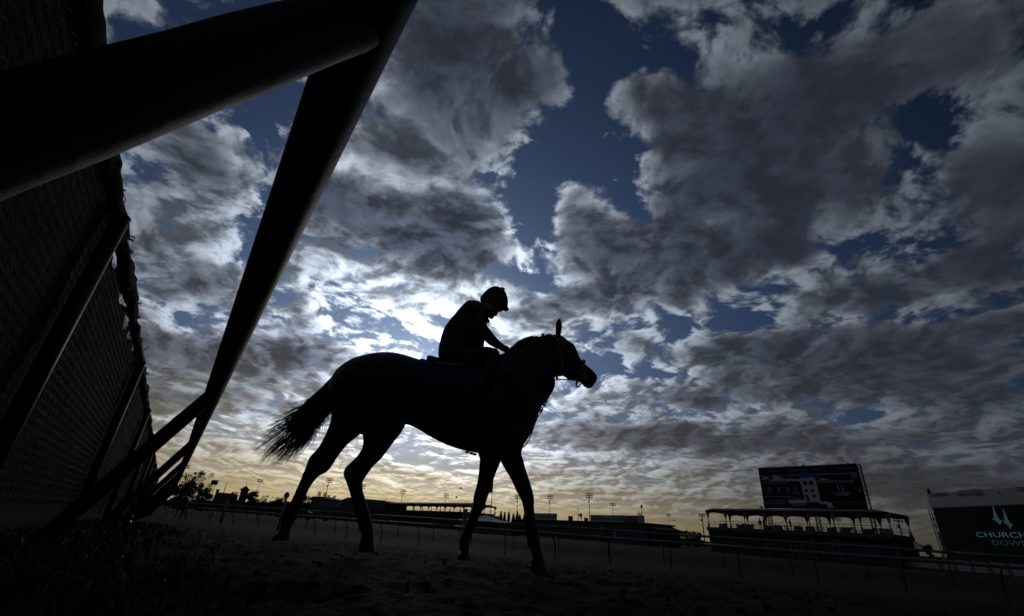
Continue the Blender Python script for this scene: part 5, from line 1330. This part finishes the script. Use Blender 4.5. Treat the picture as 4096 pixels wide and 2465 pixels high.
tree(640, 1194, 240, 34, 'low tree next to the round-headed one', 'airy', 'deciduous_tree')
tree(660, 1202, 240, 30, 'smaller low tree with ragged crown left of the distance pole', 'bushy', 'deciduous_tree')
tree(680, 1195, 235, 34, 'bushy tree behind the pineapple-topped distance pole', 'bushy', 'deciduous_tree')
tree(698, 1204, 235, 22, 'small dark tree right of the distance pole', 'bushy', 'deciduous_tree')
tree(740, 1186, 215, 36, 'tall dark tree by the far hind leg against the stand wall', 'bushy', 'deciduous_tree')
tree(725, 1205, 190, 30, 'squat shrub under the tall dark tree by the stand', 'bushy', 'deciduous_tree')
labs = ('slim pointed conifer at the marquee end of the row', 'tallest pointed conifer in the row behind the forelegs', 'conifer third along the row from the marquee', 'narrow conifer fourth along the row from the marquee', 'broad conifer fifth along the row from the marquee', 'pointed conifer sixth along the row from the marquee', 'rounded conifer under the floodlight tower', 'last conifer in the row beside the short roof sign')
for k, (x, y, w_) in enumerate(((1200, 1241, 12), (1207, 1231, 14), (1216, 1233, 12), (1226, 1232, 12), (1237, 1236, 16), (1246, 1231, 13), (1252, 1238, 18), (1264, 1234, 18))):
    tree(x, y, 150, w_ * 1.25, labs[k], 'cypress', 'conifer', None, k, 'conifers in a row')
tree(1607, 1265, 170, 34, 'leafy tree below the two floodlight masts', 'airy', 'deciduous_tree')
tree(1581, 1275, 165, 22, 'thin-crowned tree at the eave of the low building', 'airy', 'deciduous_tree')
for k, (x, y, w_) in enumerate(((1634, 1277, 28), (1655, 1276, 32), (1675, 1277, 30))):
    tree(x, y, 190, w_, ('low hedge-like tree right of the leafy tree', 'middle low tree before the stout floodlight pole', 'low tree at the foot of the stout floodlight pole')[k], 'bushy', 'deciduous_tree')
tree(2228, 1304, 110, 26, 'dark bush between the white marquee and the green board', 'bushy', 'bush')
for k, (x, y, w_) in enumerate(((747, 1241, 22), (786, 1249, 20))):
    tree(x, y - 8, 150, w_, ('dark clipped shrub at the inner rail behind the hind legs', 'second clipped shrub at the inner rail behind the near hind leg')[k], 'bushy', 'shrub')

# helicopter and two birds -----------------------------------------------------
hq = at_dist(1458, 966, 1150); he = thing('helicopter', 'tiny helicopter hovering against the clouds beyond the horse head', 'helicopter', hq)
r_ = unit([hq[1], -hq[0], 0]); n_ = unit([hq[0], hq[1], 0])
MB().rings([[hq + r_ * s_ + n_ * (w_ * math.cos(t)) + Z3 * (h_ * math.sin(t)) for t in np.linspace(0, 6.283, 11)[:-1]] for s_, w_, h_ in ((-1.8, .2, .3), (-.8, 1.0, 1.1), (.8, 1.1, 1.3), (2.0, .9, 1.0), (2.8, .2, .3))]).build('fuselage', 'dark_metal', he, True)
MB().tube([hq - r_ * 1.5 + Z3 * .4, hq - r_ * 6.5 + Z3 * .9], [.45, .15], 8).build('tail_boom', 'dark_metal', he); MB().box(hq - r_ * 6.4 + Z3 * 1.4, (.9, .1, 1.8), (r_, n_, Z3)).build('tail_fin', 'dark_metal', he)
MB().tube([hq + Z3 * 1.1, hq + Z3 * 1.9], .15, 6).build('rotor_mast', 'dark_metal', he)
for a in (.5, .5 + math.pi / 2): MB().bar(hq + Z3 * 1.9 - (r_ * math.cos(a) + n_ * math.sin(a)) * 5, hq + Z3 * 1.9 + (r_ * math.cos(a) + n_ * math.sin(a)) * 5, .35, .08).build('rotor_blade', 'dark_metal', he)
for s in (-1, 1): MB().bar(hq + n_ * s - r_ * 1.5 - Z3 * 1.5, hq + n_ * s + r_ * 1.9 - Z3 * 1.5, .14).build('skid', 'dark_metal', he); 
for x, y, lab in ((1110, 1176, 'small dark bird gliding higher above the terrace canopy'), (1099, 1198, 'small dark bird flying low just over the terrace canopy')):
    bq = at_dist(x, y, 45); bi = thing('bird', lab, 'bird', bq); r_ = unit([bq[1], -bq[0], 0]); n_ = unit([bq[0], bq[1], 0])
    MB().rings([[bq + r_ * s_ + n_ * (w_ * math.cos(t)) + Z3 * (w_ * math.sin(t)) for t in np.linspace(0, 6.283, 9)[:-1]] for s_, w_ in ((-.12, .01), (-.04, .05), (.05, .055), (.10, .035), (.14, .005))]).build('body', 'hair', bi, True)
    for s in (-1, 1): MB().prism([bq + r_ * .06 + n_ * .03 * s, bq - r_ * .04 + n_ * .03 * s, bq - r_ * .06 + n_ * .16 * s + Z3 * .10, bq + r_ * .02 + n_ * .22 * s + Z3 * .09], Z3 * .008).build('wing', 'hair', bi)

# a second horse and rider far along the outer rail
q = at_dist(446, 1214, 44); gq_ = gp(q[0], q[1])
dh = copy_thing(horse, gq_ + np.array([0, 0, .02]), 'second dark horse with rider far along the outer rail', math.radians(115))
dr = copy_thing(rider, (0, 0, 0), 'far rider on the second horse near the end of the outer rail', math.radians(115))
rel = rider_loc - horse_loc; ca, sa = math.cos(math.radians(115)), math.sin(math.radians(115))
dr.location = (gq_[0] + ca * rel[0] - sa * rel[1], gq_[1] + sa * rel[0] + ca * rel[1], gq_[2] + .02 + rel[2])

# wooded skyline behind everything: one mass that nobody could count
R_ = random.Random(5); wl = MB()
for x in np.arange(330, 2520, 2.2):
    if x < 770: yt = 1207 + 5 * mn.noise(Vector((x * .05, 0, 0))) + (x - 400) * .022; dist = 420
    else: yt = 1243 + (x - 770) * .068 + 4 * mn.noise(Vector((x * .04, 3, 0))); dist = 620
    tp = at_dist(x, yt, dist); H_ = max(2.0, tp[2])
    for k in range(16):
        c_ = np.array([tp[0] + R_.gauss(0, 1.2), tp[1] + R_.gauss(0, 3), H_ * R_.random() ** .6])
        v1 = unit([R_.gauss(0, 1), R_.gauss(0, 1), R_.gauss(0, 1)]) * 1.5; v2 = unit([R_.gauss(0, 1), R_.gauss(0, 1), R_.gauss(0, 1)]) * 1.5
        wl.add([c_ - v1, c_ + v2, c_ + v1, c_ - v2], [(0, 1, 2, 3)])
tag(wl.build('far_wood', 'leaf_dark'), 'dark band of distant trees along the skyline', None, None, 'stuff')
